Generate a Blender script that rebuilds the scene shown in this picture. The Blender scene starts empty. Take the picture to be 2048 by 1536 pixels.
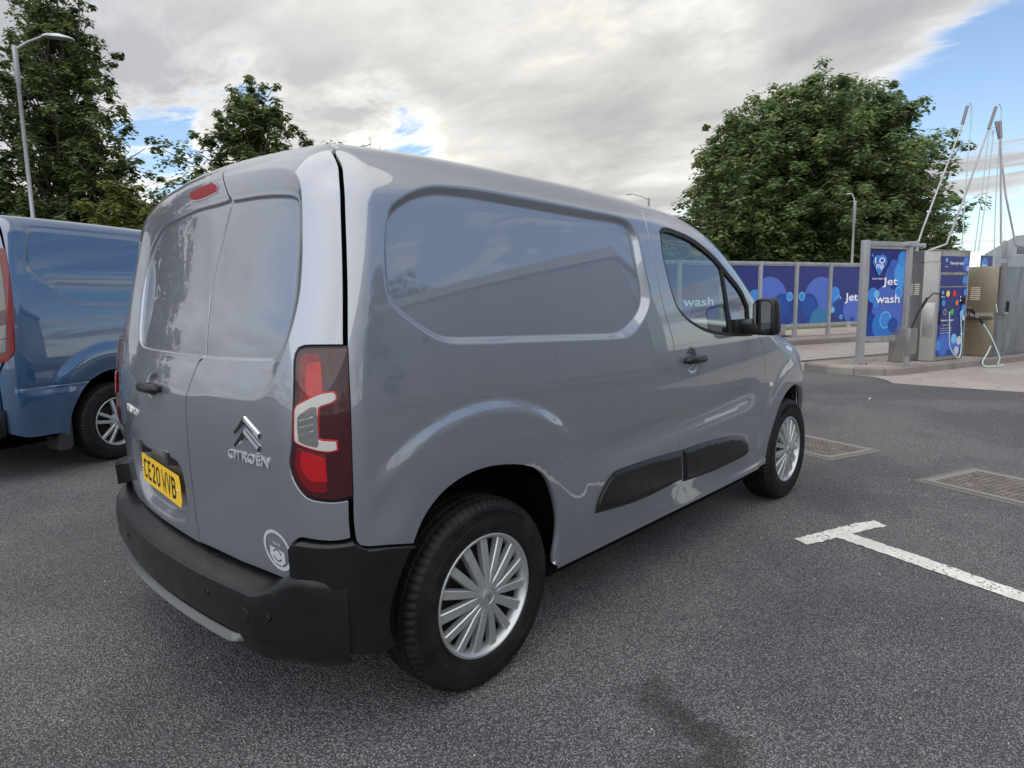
import bpy, bmesh, math, random
import numpy as np
from mathutils import Vector, Matrix
from mathutils.geometry import delaunay_2d_cdt
random.seed(7); RNG = np.random.default_rng(7)
C = bpy.context.scene.collection
R = math.radians
# ------------------------------------------------------------------ camera
SC = bpy.context.scene
cd = bpy.data.cameras.new('camera'); cam = bpy.data.objects.new('camera', cd); C.objects.link(cam); SC.camera = cam
cd.sensor_width = 36; cd.lens = 1285.66/2048*36; cd.clip_start = .05; cd.clip_end = 3000
_y, _p, _r = R(43.4734), R(-7.4198), R(-.9471)
_f = Vector((math.cos(_y)*math.cos(_p), math.sin(_y)*math.cos(_p), math.sin(_p)))
_x = _f.cross(Vector((0, 0, 1))).normalized(); _u = _x.cross(_f)
_x2 = _x*math.cos(_r)+_u*math.sin(_r); _u2 = -_x*math.sin(_r)+_u*math.cos(_r)
M = Matrix((_x2, _u2, -_f)).transposed().to_4x4(); M.translation = Vector((-1.4405, -2.3947, 1.3221))
cam.matrix_world = M
SC.render.resolution_x = 1024; SC.render.resolution_y = 768
# ------------------------------------------------------------------ sky and sun
SUN_EL, SUN_AZ = 60.0, 213.0          # azimuth measured from +x towards +y
w = bpy.data.worlds.new('World'); SC.world = w; w.use_nodes = True
def build_world():
    nt = w.node_tree; N = nt.nodes; L = nt.links; N.clear()
    out = N.new('ShaderNodeOutputWorld'); bg = N.new('ShaderNodeBackground'); L.new(bg.outputs[0], out.inputs[0])
    sky = N.new('ShaderNodeTexSky'); sky.sky_type = 'NISHITA'; sky.sun_disc = False
    sky.sun_elevation = R(SUN_EL); sky.sun_rotation = R(90-SUN_AZ); sky.air_density = 1.0; sky.dust_density = .6; sky.ozone_density = 1.5
    sky.sun_intensity = .3
    tc = N.new('ShaderNodeTexCoord'); sep = N.new('ShaderNodeSeparateXYZ'); L.new(tc.outputs['Generated'], sep.inputs[0])
    def math_(op, a, b=None, c=None, clamp=False):
        n = N.new('ShaderNodeMath'); n.operation = op; n.use_clamp = clamp
        for i, v in enumerate((a, b, c)):
            if v is None: continue
            if isinstance(v, (int, float)): n.inputs[i].default_value = v
            else: L.new(v, n.inputs[i])
        return n.outputs[0]
    # project the view direction on a cloud layer: xy / (z + .12)
    zz = math_('MAXIMUM', sep.outputs[2], 0.0); den = math_('ADD', zz, .16)
    cx = math_('DIVIDE', sep.outputs[0], den); cy = math_('DIVIDE', sep.outputs[1], den)
    comb = N.new('ShaderNodeCombineXYZ'); L.new(cx, comb.inputs[0]); L.new(cy, comb.inputs[1])
    mp = N.new('ShaderNodeMapping'); L.new(comb.outputs[0], mp.inputs[0])
    mp.inputs['Rotation'].default_value = (0, 0, R(-20)); mp.inputs['Scale'].default_value = (1, .62, 1); mp.inputs['Location'].default_value = (3.1, 1.7, 0)
    def noise(scale, detail, rough, dist=0, src=None):
        n = N.new('ShaderNodeTexNoise'); n.inputs['Scale'].default_value = scale; n.inputs['Detail'].default_value = detail
        n.inputs['Roughness'].default_value = rough; n.inputs['Distortion'].default_value = dist
        L.new((src or mp.outputs[0]), n.inputs['Vector']); return n.outputs['Fac']
    n1 = noise(.55, 6, .55, .3); n2 = noise(1.7, 8, .6, .4); n3 = noise(.33, 3, .5)
    # cover: cloudier overhead, more open low down
    cov = math_('MULTIPLY_ADD', n2, .45, math_('MULTIPLY', n1, .75))
    # large clear area towards the right of the view (azimuth about 8 deg), clouds to the left and overhead
    def lobe(az, el, width):
        d = N.new('ShaderNodeVectorMath'); d.operation = 'DOT_PRODUCT'
        v = (math.cos(R(az))*math.cos(R(el)), math.sin(R(az))*math.cos(R(el)), math.sin(R(el)))
        L.new(tc.outputs['Generated'], d.inputs[0]); d.inputs[1].default_value = v
        c0 = math.cos(R(width))
        m = N.new('ShaderNodeMapRange'); m.interpolation_type = 'SMOOTHSTEP'
        m.inputs[1].default_value = c0; m.inputs[2].default_value = 1.0; L.new(d.outputs['Value'], m.inputs[0]); return m.outputs[0]
    b = cov
    nb4 = noise(2.0, 7, .62, .8); br_ = N.new('ShaderNodeMapRange'); L.new(nb4, br_.inputs[0]); br_.inputs[1].default_value = .38; br_.inputs[2].default_value = .60; br_.inputs[3].default_value = 1.5; br_.inputs[4].default_value = .15; brk = br_.outputs[0]
    for az, el_, wd, k in ((3, 10, 15, -.40), (-18, 12, 22, -.25), (8, 31, 22, .20), (-58, 24, 38, -.22), (-60, 70, 30, .12), (67.5, 13.4, 9, -.42), (55, 13.2, 7, -.42), (-150, 35, 55, -.05), (50, 42, 52, .26), (38, 12, 10, .06), (28, 7, 8, -.12), (62, 7, 8, -.12), (76, 8, 7, .12), (118, 20, 18, .05)):
        l_ = lobe(az, el_, wd)
        if k < 0: l_ = math_('MULTIPLY', l_, brk)
        b = math_('MULTIPLY_ADD', l_, k, b)
    m = N.new('ShaderNodeMapRange'); m.interpolation_type = 'SMOOTHSTEP'; L.new(b, m.inputs[0])
    m.inputs[1].default_value = .44; m.inputs[2].default_value = .64
    mask = m.outputs[0]
    # thickness shading: thin cloud white, thick cloud grey
    th = N.new('ShaderNodeMapRange'); L.new(b, th.inputs[0]); th.inputs[1].default_value = .50; th.inputs[2].default_value = .86
    th2 = math_('MULTIPLY_ADD', n1, 1.7, math_('MULTIPLY_ADD', n2, 1.1, math_('MULTIPLY_ADD', th.outputs[0], .55, -1.28)), clamp=True)
    GL = lobe(46, 17, 30); SL = lobe(72, 30, 40)
    ramp = N.new('ShaderNodeValToRGB'); L.new(th2, ramp.inputs[0]); e = ramp.color_ramp.elements
    e[0].position = .05; e[0].color = (.48, .48, .475, 1); e[1].position = .9; e[1].color = (.190, .193, .208, 1)
    el = ramp.color_ramp.elements.new(.45); el.color = (.30, .30, .303, 1)
    gain = math_('MULTIPLY_ADD', GL, .22, math_('MULTIPLY_ADD', SL, .30, .98))
    def mixc(fac, a, bb, mode='MIX'):
        n = N.new('ShaderNodeMix'); n.data_type = 'RGBA'; n.blend_type = mode
        if isinstance(fac, (int, float)): n.inputs[0].default_value = fac
        else: L.new(fac, n.inputs[0])
        for i, v in ((6, a), (7, bb)):
            if isinstance(v, tuple): n.inputs[i].default_value = v
            else: L.new(v, n.inputs[i])
        return n.outputs[2]
    vm = N.new('ShaderNodeVectorMath'); vm.operation = 'SCALE'; L.new(ramp.outputs[0], vm.inputs[0]); L.new(gain, vm.inputs['Scale'])
    warm = mixc(math_('MULTIPLY', GL, .8), (1, 1, 1, 1), (1.0, .975, .89, 1))
    cc = mixc(1.0, vm.outputs[0], warm, 'MULTIPLY')
    sv = N.new('ShaderNodeVectorMath'); sv.operation = 'SCALE'; L.new(sky.outputs[0], sv.inputs[0]); sv.inputs['Scale'].default_value = .088
    # thin veil low over the horizon
    veil = N.new('ShaderNodeMapRange'); L.new(zz, veil.inputs[0]); veil.inputs[1].default_value = .0; veil.inputs[2].default_value = .16; veil.inputs[3].default_value = .30; veil.inputs[4].default_value = 0
    skyc = mixc(veil.outputs[0], sv.outputs[0], (.40, .48, .56, 1))
    L.new(mixc(mask, skyc, cc), bg.inputs['Color'])
    bg.inputs['Strength'].default_value = 1.0
build_world()
sl = bpy.data.lights.new('sun', 'SUN'); so = bpy.data.objects.new('sun', sl); C.objects.link(so)
sl.energy = 1.35; sl.angle = R(110); sl.color = (1, .95, .87)
sd = Vector((math.cos(R(SUN_AZ))*math.cos(R(SUN_EL)), math.sin(R(SUN_AZ))*math.cos(R(SUN_EL)), math.sin(R(SUN_EL))))
so.rotation_euler = (-sd).to_track_quat('-Z', 'Y').to_euler(); so.location = sd*60
SC.view_settings.view_transform = 'Standard'; SC.view_settings.look = 'None'; SC.view_settings.exposure = 1.14; SC.view_settings.gamma = 1
SC.render.engine = 'CYCLES'
# ------------------------------------------------------------------ helpers
def obj(name, me, mat=None, parent=None, label=None, cat=None, group=None, kind=None):
    if isinstance(me, bmesh.types.BMesh):
        b = me; me = bpy.data.meshes.new(name); b.to_mesh(me); b.free()
    o = bpy.data.objects.new(name, me); C.objects.link(o)
    if mat is not None and len(me.materials) == 0: me.materials.append(mat)
    if parent is not None: o.parent = parent
    for k, v in (('label', label), ('category', cat), ('group', group), ('kind', kind)):
        if v: o[k] = v
    return o
def thing(name, label, cat, loc=(0, 0, 0), rz=0, group=None):
    o = bpy.data.objects.new(name, None); C.objects.link(o); o.empty_display_size = .1
    o.location = loc; o.rotation_euler = (0, 0, rz); o['label'] = label; o['category'] = cat
    if group: o['group'] = group
    return o
def copy_tree(o, parent=None):
    c = o.copy(); C.objects.link(c); c.parent = parent
    for ch in list(o.children): copy_tree(ch, c)
    return c
def mesh(name, V, F, smooth=False):
    me = bpy.data.meshes.new(name); me.from_pydata([tuple(map(float, v)) for v in V], [], [tuple(map(int, f)) for f in F])
    if smooth: me.polygons.foreach_set('use_smooth', [True]*len(me.polygons))
    me.update(); return me
def smooth_angle(o, deg=35):
    me = o.data; me.polygons.foreach_set('use_smooth', [True]*len(me.polygons))
    b = bmesh.new(); b.from_mesh(me); a = R(deg)
    for e in b.edges: e.smooth = not (len(e.link_faces) == 2 and e.calc_face_angle(0) > a)
    b.to_mesh(me); b.free(); return o
def box(b, x0, x1, y0, y1, z0, z1, M=None, bev=0):
    vs = [b.verts.new((x, y, z)) for x in (x0, x1) for y in (y0, y1) for z in (z0, z1)]
    if M is not None:
        for v in vs: v.co = M @ v.co
    fs = [b.faces.new([vs[i] for i in f]) for f in ((0, 1, 3, 2), (4, 6, 7, 5), (0, 4, 5, 1), (2, 3, 7, 6), (0, 2, 6, 4), (1, 5, 7, 3))]
    if bev:
        es = list({e for f in fs for e in f.edges})
        bmesh.ops.bevel(b, geom=es, offset=bev, segments=2, affect='EDGES', profile=.6)
    return vs
def boxm(x0, x1, y0, y1, z0, z1, bev=0):
    b = bmesh.new(); box(b, x0, x1, y0, y1, z0, z1, None, bev); bmesh.ops.recalc_face_normals(b, faces=b.faces); return b
def tube(b, pts, r, n=10, caps=True):
    pts = [Vector(p) for p in pts]; rs = r if isinstance(r, (list, tuple)) else [r]*len(pts)
    prev = None; up = Vector((0, 0, 1))
    t0 = (pts[1]-pts[0]).normalized(); a = t0.cross(up)
    if a.length < .1: a = t0.cross(Vector((1, 0, 0)))
    a.normalize(); rings = []
    for i, p in enumerate(pts):
        t = (pts[min(i+1, len(pts)-1)]-pts[max(i-1, 0)]).normalized()
        a = (a-t*a.dot(t)).normalized(); c = t.cross(a)
        rings.append([b.verts.new(p+(a*math.cos(2*math.pi*k/n)+c*math.sin(2*math.pi*k/n))*rs[i]) for k in range(n)])
    for A, B in zip(rings, rings[1:]):
        for k in range(n): b.faces.new((A[k], A[(k+1) % n], B[(k+1) % n], B[k]))
    if caps: b.faces.new(rings[0][::-1]); b.faces.new(rings[-1])
def lathe(b, prof, n=48, axis='y', a0=0, a1=2*math.pi):
    """prof: (radius, height) pairs about the axis through the origin"""
    full = abs(a1-a0-2*math.pi) < 1e-6; rings = []
    for k in range(n if full else n+1):
        a = a0+(a1-a0)*k/n; c, s = math.cos(a), math.sin(a)
        if axis == 'y': rings.append([b.verts.new((r*c, h, r*s)) for r, h in prof])
        else: rings.append([b.verts.new((r*c, r*s, h)) for r, h in prof])
    m = len(rings)
    for k in range(m if full else m-1):
        A, B = rings[k], rings[(k+1) % m]
        for i in range(len(prof)-1):
            try: b.faces.new((A[i], B[i], B[i+1], A[i+1]))
            except ValueError: pass
    bmesh.ops.remove_doubles(b, verts=b.verts, dist=1e-6)
def prism(b, poly, z0, z1, M=None):
    """extruded polygon in xy between z0 and z1"""
    lo = [b.verts.new((x, y, z0)) for x, y in poly]; hi = [b.verts.new((x, y, z1)) for x, y in poly]
    n = len(poly)
    for i in range(n): b.faces.new((lo[i], lo[(i+1) % n], hi[(i+1) % n], hi[i]))
    b.faces.new(lo[::-1]); b.faces.new(hi)
    if M is not None:
        for v in lo+hi: v.co = M @ v.co
    return lo+hi
# ------------------------------------------------------------------ materials
MATS = {}
def principled(name, col, rough=.5, metal=0, coat=0, coat_r=.03, spec=.5, trans=0, ior=1.45, emis=None):
    m = bpy.data.materials.new(name); m.use_nodes = True; p = m.node_tree.nodes['Principled BSDF']
    p.inputs['Base Color'].default_value = (*col, 1); p.inputs['Roughness'].default_value = rough; p.inputs['Metallic'].default_value = metal
    p.inputs['Coat Weight'].default_value = coat; p.inputs['Coat Roughness'].default_value = coat_r
    p.inputs['Specular IOR Level'].default_value = spec; p.inputs['Transmission Weight'].default_value = trans; p.inputs['IOR'].default_value = ior
    MATS[name] = m; return m
class NB:
    """little node builder"""
    def __init__(s, m): s.m = m; s.N = m.node_tree.nodes; s.L = m.node_tree.links; s.p = s.N.get('Principled BSDF'); s._tc = None
    def co(s, which='Object'):
        if s._tc is None: s._tc = s.N.new('ShaderNodeTexCoord')
        return s._tc.outputs[which]
    def map(s, v, scale=(1, 1, 1), loc=(0, 0, 0), rot=(0, 0, 0)):
        n = s.N.new('ShaderNodeMapping'); s.L.new(v, n.inputs[0]); n.inputs['Scale'].default_value = scale; n.inputs['Location'].default_value = loc; n.inputs['Rotation'].default_value = rot; return n.outputs[0]
    def noise(s, v, scale, detail=4, rough=.5, dist=0, out='Fac'):
        n = s.N.new('ShaderNodeTexNoise'); s.L.new(v, n.inputs['Vector']); n.inputs['Scale'].default_value = scale; n.inputs['Detail'].default_value = detail; n.inputs['Roughness'].default_value = rough; n.inputs['Distortion'].default_value = dist; return n.outputs[out]
    def voro(s, v, scale, feature='F1', out='Distance', rnd=1):
        n = s.N.new('ShaderNodeTexVoronoi'); n.feature = feature; s.L.new(v, n.inputs['Vector']); n.inputs['Scale'].default_value = scale; n.inputs['Randomness'].default_value = rnd; return n.outputs[out]
    def math(s, op, a, b=None, c=None, clamp=False):
        n = s.N.new('ShaderNodeMath'); n.operation = op; n.use_clamp = clamp
        for i, v in enumerate((a, b, c)):
            if v is None: continue
            if isinstance(v, (int, float)): n.inputs[i].default_value = v
            else: s.L.new(v, n.inputs[i])
        return n.outputs[0]
    def rng(s, v, a, b, c=0, d=1, smooth=True):
        n = s.N.new('ShaderNodeMapRange'); n.interpolation_type = 'SMOOTHSTEP' if smooth else 'LINEAR'; s.L.new(v, n.inputs[0])
        for i, k in enumerate((a, b, c, d)): n.inputs[i+1].default_value = k
        return n.outputs[0]
    def mix(s, f, a, b, mode='MIX'):
        n = s.N.new('ShaderNodeMix'); n.data_type = 'RGBA'; n.blend_type = mode
        if isinstance(f, (int, float)): n.inputs[0].default_value = f
        else: s.L.new(f, n.inputs[0])
        for i, v in ((6, a), (7, b)):
            if isinstance(v, tuple): n.inputs[i].default_value = (*v[:3], 1)
            else: s.L.new(v, n.inputs[i])
        return n.outputs[2]
    def ramp(s, v, stops):
        n = s.N.new('ShaderNodeValToRGB'); s.L.new(v, n.inputs[0]); e = n.color_ramp.elements
        e[0].position, e[0].color = stops[0][0], (*stops[0][1], 1); e[1].position, e[1].color = stops[-1][0], (*stops[-1][1], 1)
        for p, c in stops[1:-1]: k = e.new(p); k.color = (*c, 1)
        return n.outputs[0]
    def set(s, inp, v): s.L.new(v, s.p.inputs[inp])
    def bump(s, h, strength=.5, dist=.01):
        n = s.N.new('ShaderNodeBump'); n.inputs['Strength'].default_value = strength; n.inputs['Distance'].default_value = dist; s.L.new(h, n.inputs['Height']); s.L.new(n.outputs[0], s.p.inputs['Normal']); return n
def rough_var(m, scale, lo, hi):
    b = NB(m); b.set('Roughness', b.rng(b.noise(b.co(), scale, 5, .6), .35, .65, lo, hi)); return m
def car_paint(name, col, metal=.55):
    m = principled(name, col, .42, metal, 1.0, .02); b = NB(m)
    m.node_tree.nodes['Principled BSDF'].inputs['Coat IOR'].default_value = 2.08
    v = b.voro(b.co(), 1800, 'F1', 'Color'); f = b.N.new('ShaderNodeSeparateColor'); b.L.new(v, f.inputs[0])
    dirt = b.noise(b.map(b.co(), (1, 1, .6)), 2.2, 5, .6)
    c = b.mix(b.rng(f.outputs[0], 0, 1, 0, .22, False), col, tuple(min(1, x*1.5) for x in col))
    c = b.mix(b.rng(dirt, .52, .8, 0, .12), c, (.25, .24, .22)); b.set('Base Color', c)
    b.set('Coat Roughness', b.rng(b.noise(b.co(), 3, 5, .65), .35, .75, .01, .035))
    return m
PAINT = car_paint('silver_grey_paint', (.180, .200, .238), .6)
BLUE = car_paint('blue_paint', (.016, .058, .135), .25)
PLASTIC = principled('black_plastic', (.017, .018, .02), .42, 0, 0, spec=.42)
_b = NB(PLASTIC); _n = _b.noise(_b.co(), 900, 2, .5); _b.bump(_n, .25, .0006)
_b.set('Roughness', _b.rng(_b.noise(_b.co(), 7, 5, .65), .3, .7, .22, .40))
_b.set('Base Color', _b.mix(_b.rng(_b.noise(_b.co(), 5, 6, .7), .5, .8, 0, .5), (.007, .0075, .0085), (.013, .013, .0125)))
GLOSSBLK = principled('gloss_black', (.01, .01, .012), .12, 0, .5, .05)
RUBBER = principled('tyre_rubber', (.016, .016, .017), .62, spec=.3); _b = NB(RUBBER)
_b.set('Base Color', _b.mix(_b.rng(_b.noise(_b.co(), 14, 5, .6), .4, .7), (.005, .005, .006), (.011, .011, .0105))); _b.bump(_b.noise(_b.co(), 300, 3, .6), .25, .001)
SEAL = principled('black_seal', (.006, .006, .007), .6)
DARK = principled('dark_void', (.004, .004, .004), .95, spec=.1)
HUBCAP = principled('silver_plastic', (.40, .42, .44), .36, .7); _b = NB(HUBCAP)
_b.set('Base Color', _b.mix(_b.rng(_b.noise(_b.co(), 20, 6, .7), .52, .75, 0, .45), (.40, .42, .44), (.18, .16, .14)))
CHROME = principled('chrome', (.75, .76, .78), .10, 1.0)
STEEL_DARK = principled('brake_dark_steel', (.018, .016, .015), .7, .3)
GLASS = principled('window_glass', (.55, .68, .66), .0, 0, 0, trans=1.0, ior=1.02, spec=.5)
def glass_mat(name, tint, refl=.10):
    m = bpy.data.materials.new(name); m.use_nodes = True; N = m.node_tree.nodes; L = m.node_tree.links; N.clear()
    o = N.new('ShaderNodeOutputMaterial'); mx = N.new('ShaderNodeMixShader'); t = N.new('ShaderNodeBsdfTransparent'); g = N.new('ShaderNodeBsdfGlossy')
    t.inputs[0].default_value = (*tint, 1); g.inputs['Roughness'].default_value = .0; g.inputs['Color'].default_value = (1, 1, 1, 1)
    fr = N.new('ShaderNodeLayerWeight'); pw = N.new('ShaderNodeMath'); pw.operation = 'POWER'; L.new(fr.outputs['Facing'], pw.inputs[0]); pw.inputs[1].default_value = 4.0
    mr = N.new('ShaderNodeMapRange'); L.new(pw.outputs[0], mr.inputs[0]); mr.inputs[3].default_value = refl; mr.inputs[4].default_value = .9
    L.new(mr.outputs[0], mx.inputs[0]); L.new(t.outputs[0], mx.inputs[1]); L.new(g.outputs[0], mx.inputs[2]); L.new(mx.outputs[0], o.inputs[0]); return m
GLASS = glass_mat('window_glass', (.62, .70, .68), .11)
SATIN = principled('satin_chrome', (.72, .73, .75), .34, .7)
DCHROME = principled('dark_chrome', (.16, .165, .175), .12, 1.0)
MIRROR = principled('mirror_glass', (.34, .36, .38), .02, 1.0)
PLATE = principled('plate_yellow', (.92, .56, .01), .35, coat=.2)
INK = principled('plate_black', (.01, .01, .01), .4)
def lens_mat(name, col, rough=.06):
    m = principled(name, col, .5, 0, 1.0, .02, spec=.15); return m
LENS_DARK = lens_mat('lens_maroon', (.035, .002, .006)); LENS_RED = lens_mat('lens_red', (.13, .0015, .005)); LENS_BRIGHT = lens_mat('lens_bright_red', (.33, .003, .008))
LENS_BRAKE = principled('lens_brake_red', (.20, .003, .008), .35, spec=.25)
LENS_EDGE = lens_mat('lens_edge_red', (.16, .006, .012))
LENS_CLEAR = lens_mat('lens_clear_grey', (.12, .125, .125)); LENS_WHITE = lens_mat('lens_white_bar', (.42, .41, .40)); LENS_RIB = lens_mat('lens_rib', (.10, .105, .11))
INTERIOR = principled('interior_grey', (.05, .052, .055), .7); INTERIOR2 = principled('interior_light', (.16, .16, .15), .8)
STICKER = principled('sticker_silver', (.42, .44, .46), .45)
#BODY-BEGIN  (implicit body of the panel van; van frame: x forward from the rear axle, y left, z up)
class Spl:
    """natural cubic spline, linear beyond the ends"""
    def __init__(s, xs, ys):
        x = np.array(xs, float); y = np.array(ys, float); n = len(x); h = np.diff(x)
        A = np.eye(n); b = np.zeros(n)
        for i in range(1, n-1):
            A[i, i-1] = h[i-1]; A[i, i] = 2*(h[i-1]+h[i]); A[i, i+1] = h[i]
            b[i] = 6*((y[i+1]-y[i])/h[i]-(y[i]-y[i-1])/h[i-1])
        s.x, s.y, s.h, s.m = x, y, h, np.linalg.solve(A, b)
        s.s0 = (y[1]-y[0])/h[0]-h[0]*(2*s.m[0]+s.m[1])/6
        s.s1 = (y[-1]-y[-2])/h[-1]+h[-1]*(2*s.m[-1]+s.m[-2])/6
    def __call__(s, t):
        t = np.asarray(t, float); i = np.clip(np.searchsorted(s.x, t)-1, 0, len(s.x)-2)
        tc = np.clip(t, s.x[0], s.x[-1])
        h = s.h[i]; a = (s.x[i+1]-tc)/h; b = (tc-s.x[i])/h
        v = a*s.y[i]+b*s.y[i+1]+((a**3-a)*s.m[i]+(b**3-b)*s.m[i+1])*h*h/6
        return v+np.where(t < s.x[0], (t-s.x[0])*s.s0, 0)+np.where(t > s.x[-1], (t-s.x[-1])*s.s1, 0)
W_X = Spl([-.8, -.4, 0, 1, 2, 2.6, 2.9, 3.1, 3.3, 3.5], [.835, .883, .908, .914, .910, .893, .871, .830, .745, .60])
TUM = Spl([.15, .3, .5, .7, .9, 1.1, 1.3, 1.5, 1.7, 1.9], [.045, .018, .004, 0, .004, .016, .038, .07, .112, .16])
Z_T = Spl([-.9, -.55, -.2, .3, 1.0, 1.35, 1.6, 1.8, 2.0, 2.25, 2.5, 2.7, 2.9, 3.1, 3.3, 3.5],
          [1.77, 1.81, 1.83, 1.832, 1.82, 1.803, 1.776, 1.73, 1.632, 1.465, 1.287, 1.18, 1.125, 1.065, .965, .85])
C_T = Spl([-.9, 1.2, 1.8, 2.3, 2.8, 3.5], [.035, .035, .05, .07, .06, .05])
X_R = Spl([.2, .5, .8, 1.0, 1.15, 1.4, 1.6, 1.75, 1.9], [-.645, -.662, -.680, -.680, -.662, -.602, -.558, -.53, -.50])
FIL = .15
def bodyF(P):
    x, y, z = P[:, 0], P[:, 1], P[:, 2]
    ya = np.abs(y)
    fs = ya-(W_X(x)-TUM(z))
    fr = (X_R(z)+.13*y*y)-x
    ft = (z-(Z_T(x)-C_T(x)*(y/.75)**2))*.85
    ff = x-(3.47-.14*(y/.8)**2-.25*np.clip(z-.8, 0, 1)**1.5)
    r = FIL
    m = np.maximum(np.maximum(fs, fr), np.maximum(ft, ff))
    u = [np.maximum(f+r, 0) for f in (fs, fr, ft, ff)]
    return np.sqrt(u[0]**2+u[1]**2+u[2]**2+u[3]**2)-r+np.minimum(m+r, 0)
def bodyN(P, h=.0015):
    g = np.stack([bodyF(P+np.eye(3)[i]*h)-bodyF(P-np.eye(3)[i]*h) for i in range(3)], 1)
    return g/np.linalg.norm(g, axis=1)[:, None]
def cast(O, Dv, tmax=3.0, it=9):
    """where the rays O + t Dv leave the body (bracketed secant)"""
    lo = np.zeros(len(O)); hi = np.full(len(O), tmax)
    for _ in range(7):
        m = (lo+hi)/2; ins = bodyF(O+Dv*m[:, None]) < 0
        lo = np.where(ins, m, lo); hi = np.where(ins, hi, m)
    fl = bodyF(O+Dv*lo[:, None]); fh = bodyF(O+Dv*hi[:, None])
    for _ in range(it):
        m = hi-fh*(hi-lo)/(fh-fl+1e-15); m = np.clip(m, lo, hi); fm = bodyF(O+Dv*m[:, None])
        s = fm < 0
        fh = np.where(s, fh*.5, fm); fl = np.where(s, fm, fl*.5)
        lo = np.where(s, m, lo); hi = np.where(s, hi, m)
    return O+Dv*m[:, None]
CR = np.array([.15, 0, 1.0]); AZ = .9
def chart_pt(kind, uv):
    """chart coordinates -> point on the body"""
    uv = np.atleast_2d(np.asarray(uv, float)); u, v = uv[:, 0], uv[:, 1]
    if kind == 'side':          # u = x, v = angle about the axis y=0, z=.9 (times .9 m)
        t = v/AZ; n = len(u)
        O = np.stack([u, np.zeros(n), np.full(n, AZ)], 1)
        D = np.stack([np.zeros(n), -np.cos(t), np.sin(t)], 1)
    elif kind == 'left':
        t = v/AZ; n = len(u)
        O = np.stack([u, np.zeros(n), np.full(n, AZ)], 1)
        D = np.stack([np.zeros(n), np.cos(t), np.sin(t)], 1)
    elif kind == 'nose':
        a = u/.9; e = v/.9; n = len(u); O = np.tile([2.5, 0, .75], (n, 1))
        D = np.stack([np.cos(a)*np.cos(e), -np.sin(a)*np.cos(e), np.sin(e)], 1)
    elif kind == 'top':
        n = len(u); O = np.stack([u, v, np.full(n, .5)], 1); D = np.tile([0, 0, 1.], (n, 1))
    else:                       # 'rear': azimuth and elevation from CR
        a = u/.9; e = v/.9; n = len(u)
        O = np.tile(CR, (n, 1))
        D = np.stack([-np.cos(a)*np.cos(e), -np.sin(a)*np.cos(e), np.sin(e)], 1)
    return cast(O, D)
def chart_uv(kind, P):
    P = np.atleast_2d(np.asarray(P, float)); x, y, z = P.T
    if kind == 'side': return np.stack([x, AZ*np.arctan2(z-AZ, -y)], 1)
    if kind == 'left': return np.stack([x, AZ*np.arctan2(z-AZ, y)], 1)
    if kind == 'top': return np.stack([x, y], 1)
    if kind == 'nose':
        d = P-np.array([2.5, 0, .75]); return np.stack([.9*np.arctan2(-d[:, 1], d[:, 0]), .9*np.arctan2(d[:, 2], np.hypot(d[:, 0], d[:, 1]))], 1)
    d = P-CR
    return np.stack([.9*np.arctan2(-d[:, 1], -d[:, 0]), .9*np.arctan2(d[:, 2], np.hypot(d[:, 0], d[:, 1]))], 1)
def seg_dist(Q, poly, closed=True):
    """unsigned distance of points Q (n,2) to a polyline"""
    A = np.asarray(poly, float); B = np.roll(A, -1, 0)
    if not closed: A, B = A[:-1], B[:-1]
    best = np.full(len(Q), 1e9)
    for a, b in zip(A, B):
        d = b-a; L = d@d+1e-18
        t = np.clip(((Q-a)@d)/L, 0, 1)
        e = Q-a-t[:, None]*d
        best = np.minimum(best, (e*e).sum(1))
    return np.sqrt(best)
def inside(Q, poly):
    A = np.asarray(poly, float); B = np.roll(A, -1, 0); c = np.zeros(len(Q), bool)
    for (ax, ay), (bx, by) in zip(A, B):
        if ay == by: continue
        k = ((ay > Q[:, 1]) != (by > Q[:, 1])) & (Q[:, 0] < (bx-ax)*(Q[:, 1]-ay)/(by-ay)+ax)
        c ^= k
    return c
def sdf(Q, poly):              # positive inside
    return np.where(inside(Q, poly), 1, -1)*seg_dist(Q, poly)
def sstep(a, b, x):
    t = np.clip((x-a)/(b-a), 0, 1); return t*t*(3-2*t)
def smooth_line(pts, step, closed=True, corner=40):
    """Catmull-Rom through pts, sharp where the line turns by more than `corner` degrees, resampled"""
    P = np.asarray(pts, float); n = len(P); out = []
    def turn(i):
        if not closed and i in (0, n-1): return True
        a = P[i]-P[i-1]; b = P[(i+1) % n]-P[i]
        c = (a@b)/(np.linalg.norm(a)*np.linalg.norm(b)+1e-12)
        return np.degrees(np.arccos(np.clip(c, -1, 1))) > corner
    cs = [turn(i) for i in range(n)]
    for i in range(n if closed else n-1):
        p1, p2 = P[i], P[(i+1) % n]
        p0 = 2*p1-p2 if cs[i] else P[i-1]
        p3 = 2*p2-p1 if cs[(i+1) % n] else P[(i+2) % n]
        L = np.linalg.norm(p2-p1); k = max(1, int(round(L/step)))
        m1 = (p2-p0)/2; m2 = (p3-p1)/2
        for m in (m1, m2):
            q = np.linalg.norm(m)
            if q > L: m *= L/q
        for j in range(k):
            t = j/k; h = t*t*t
            out.append((2*h-3*t*t+1)*p1+(h-2*t*t+t)*m1+(-2*h+3*t*t)*p2+(h-t*t)*m2)
    if not closed: out.append(P[-1])
    return np.array(out)
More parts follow.
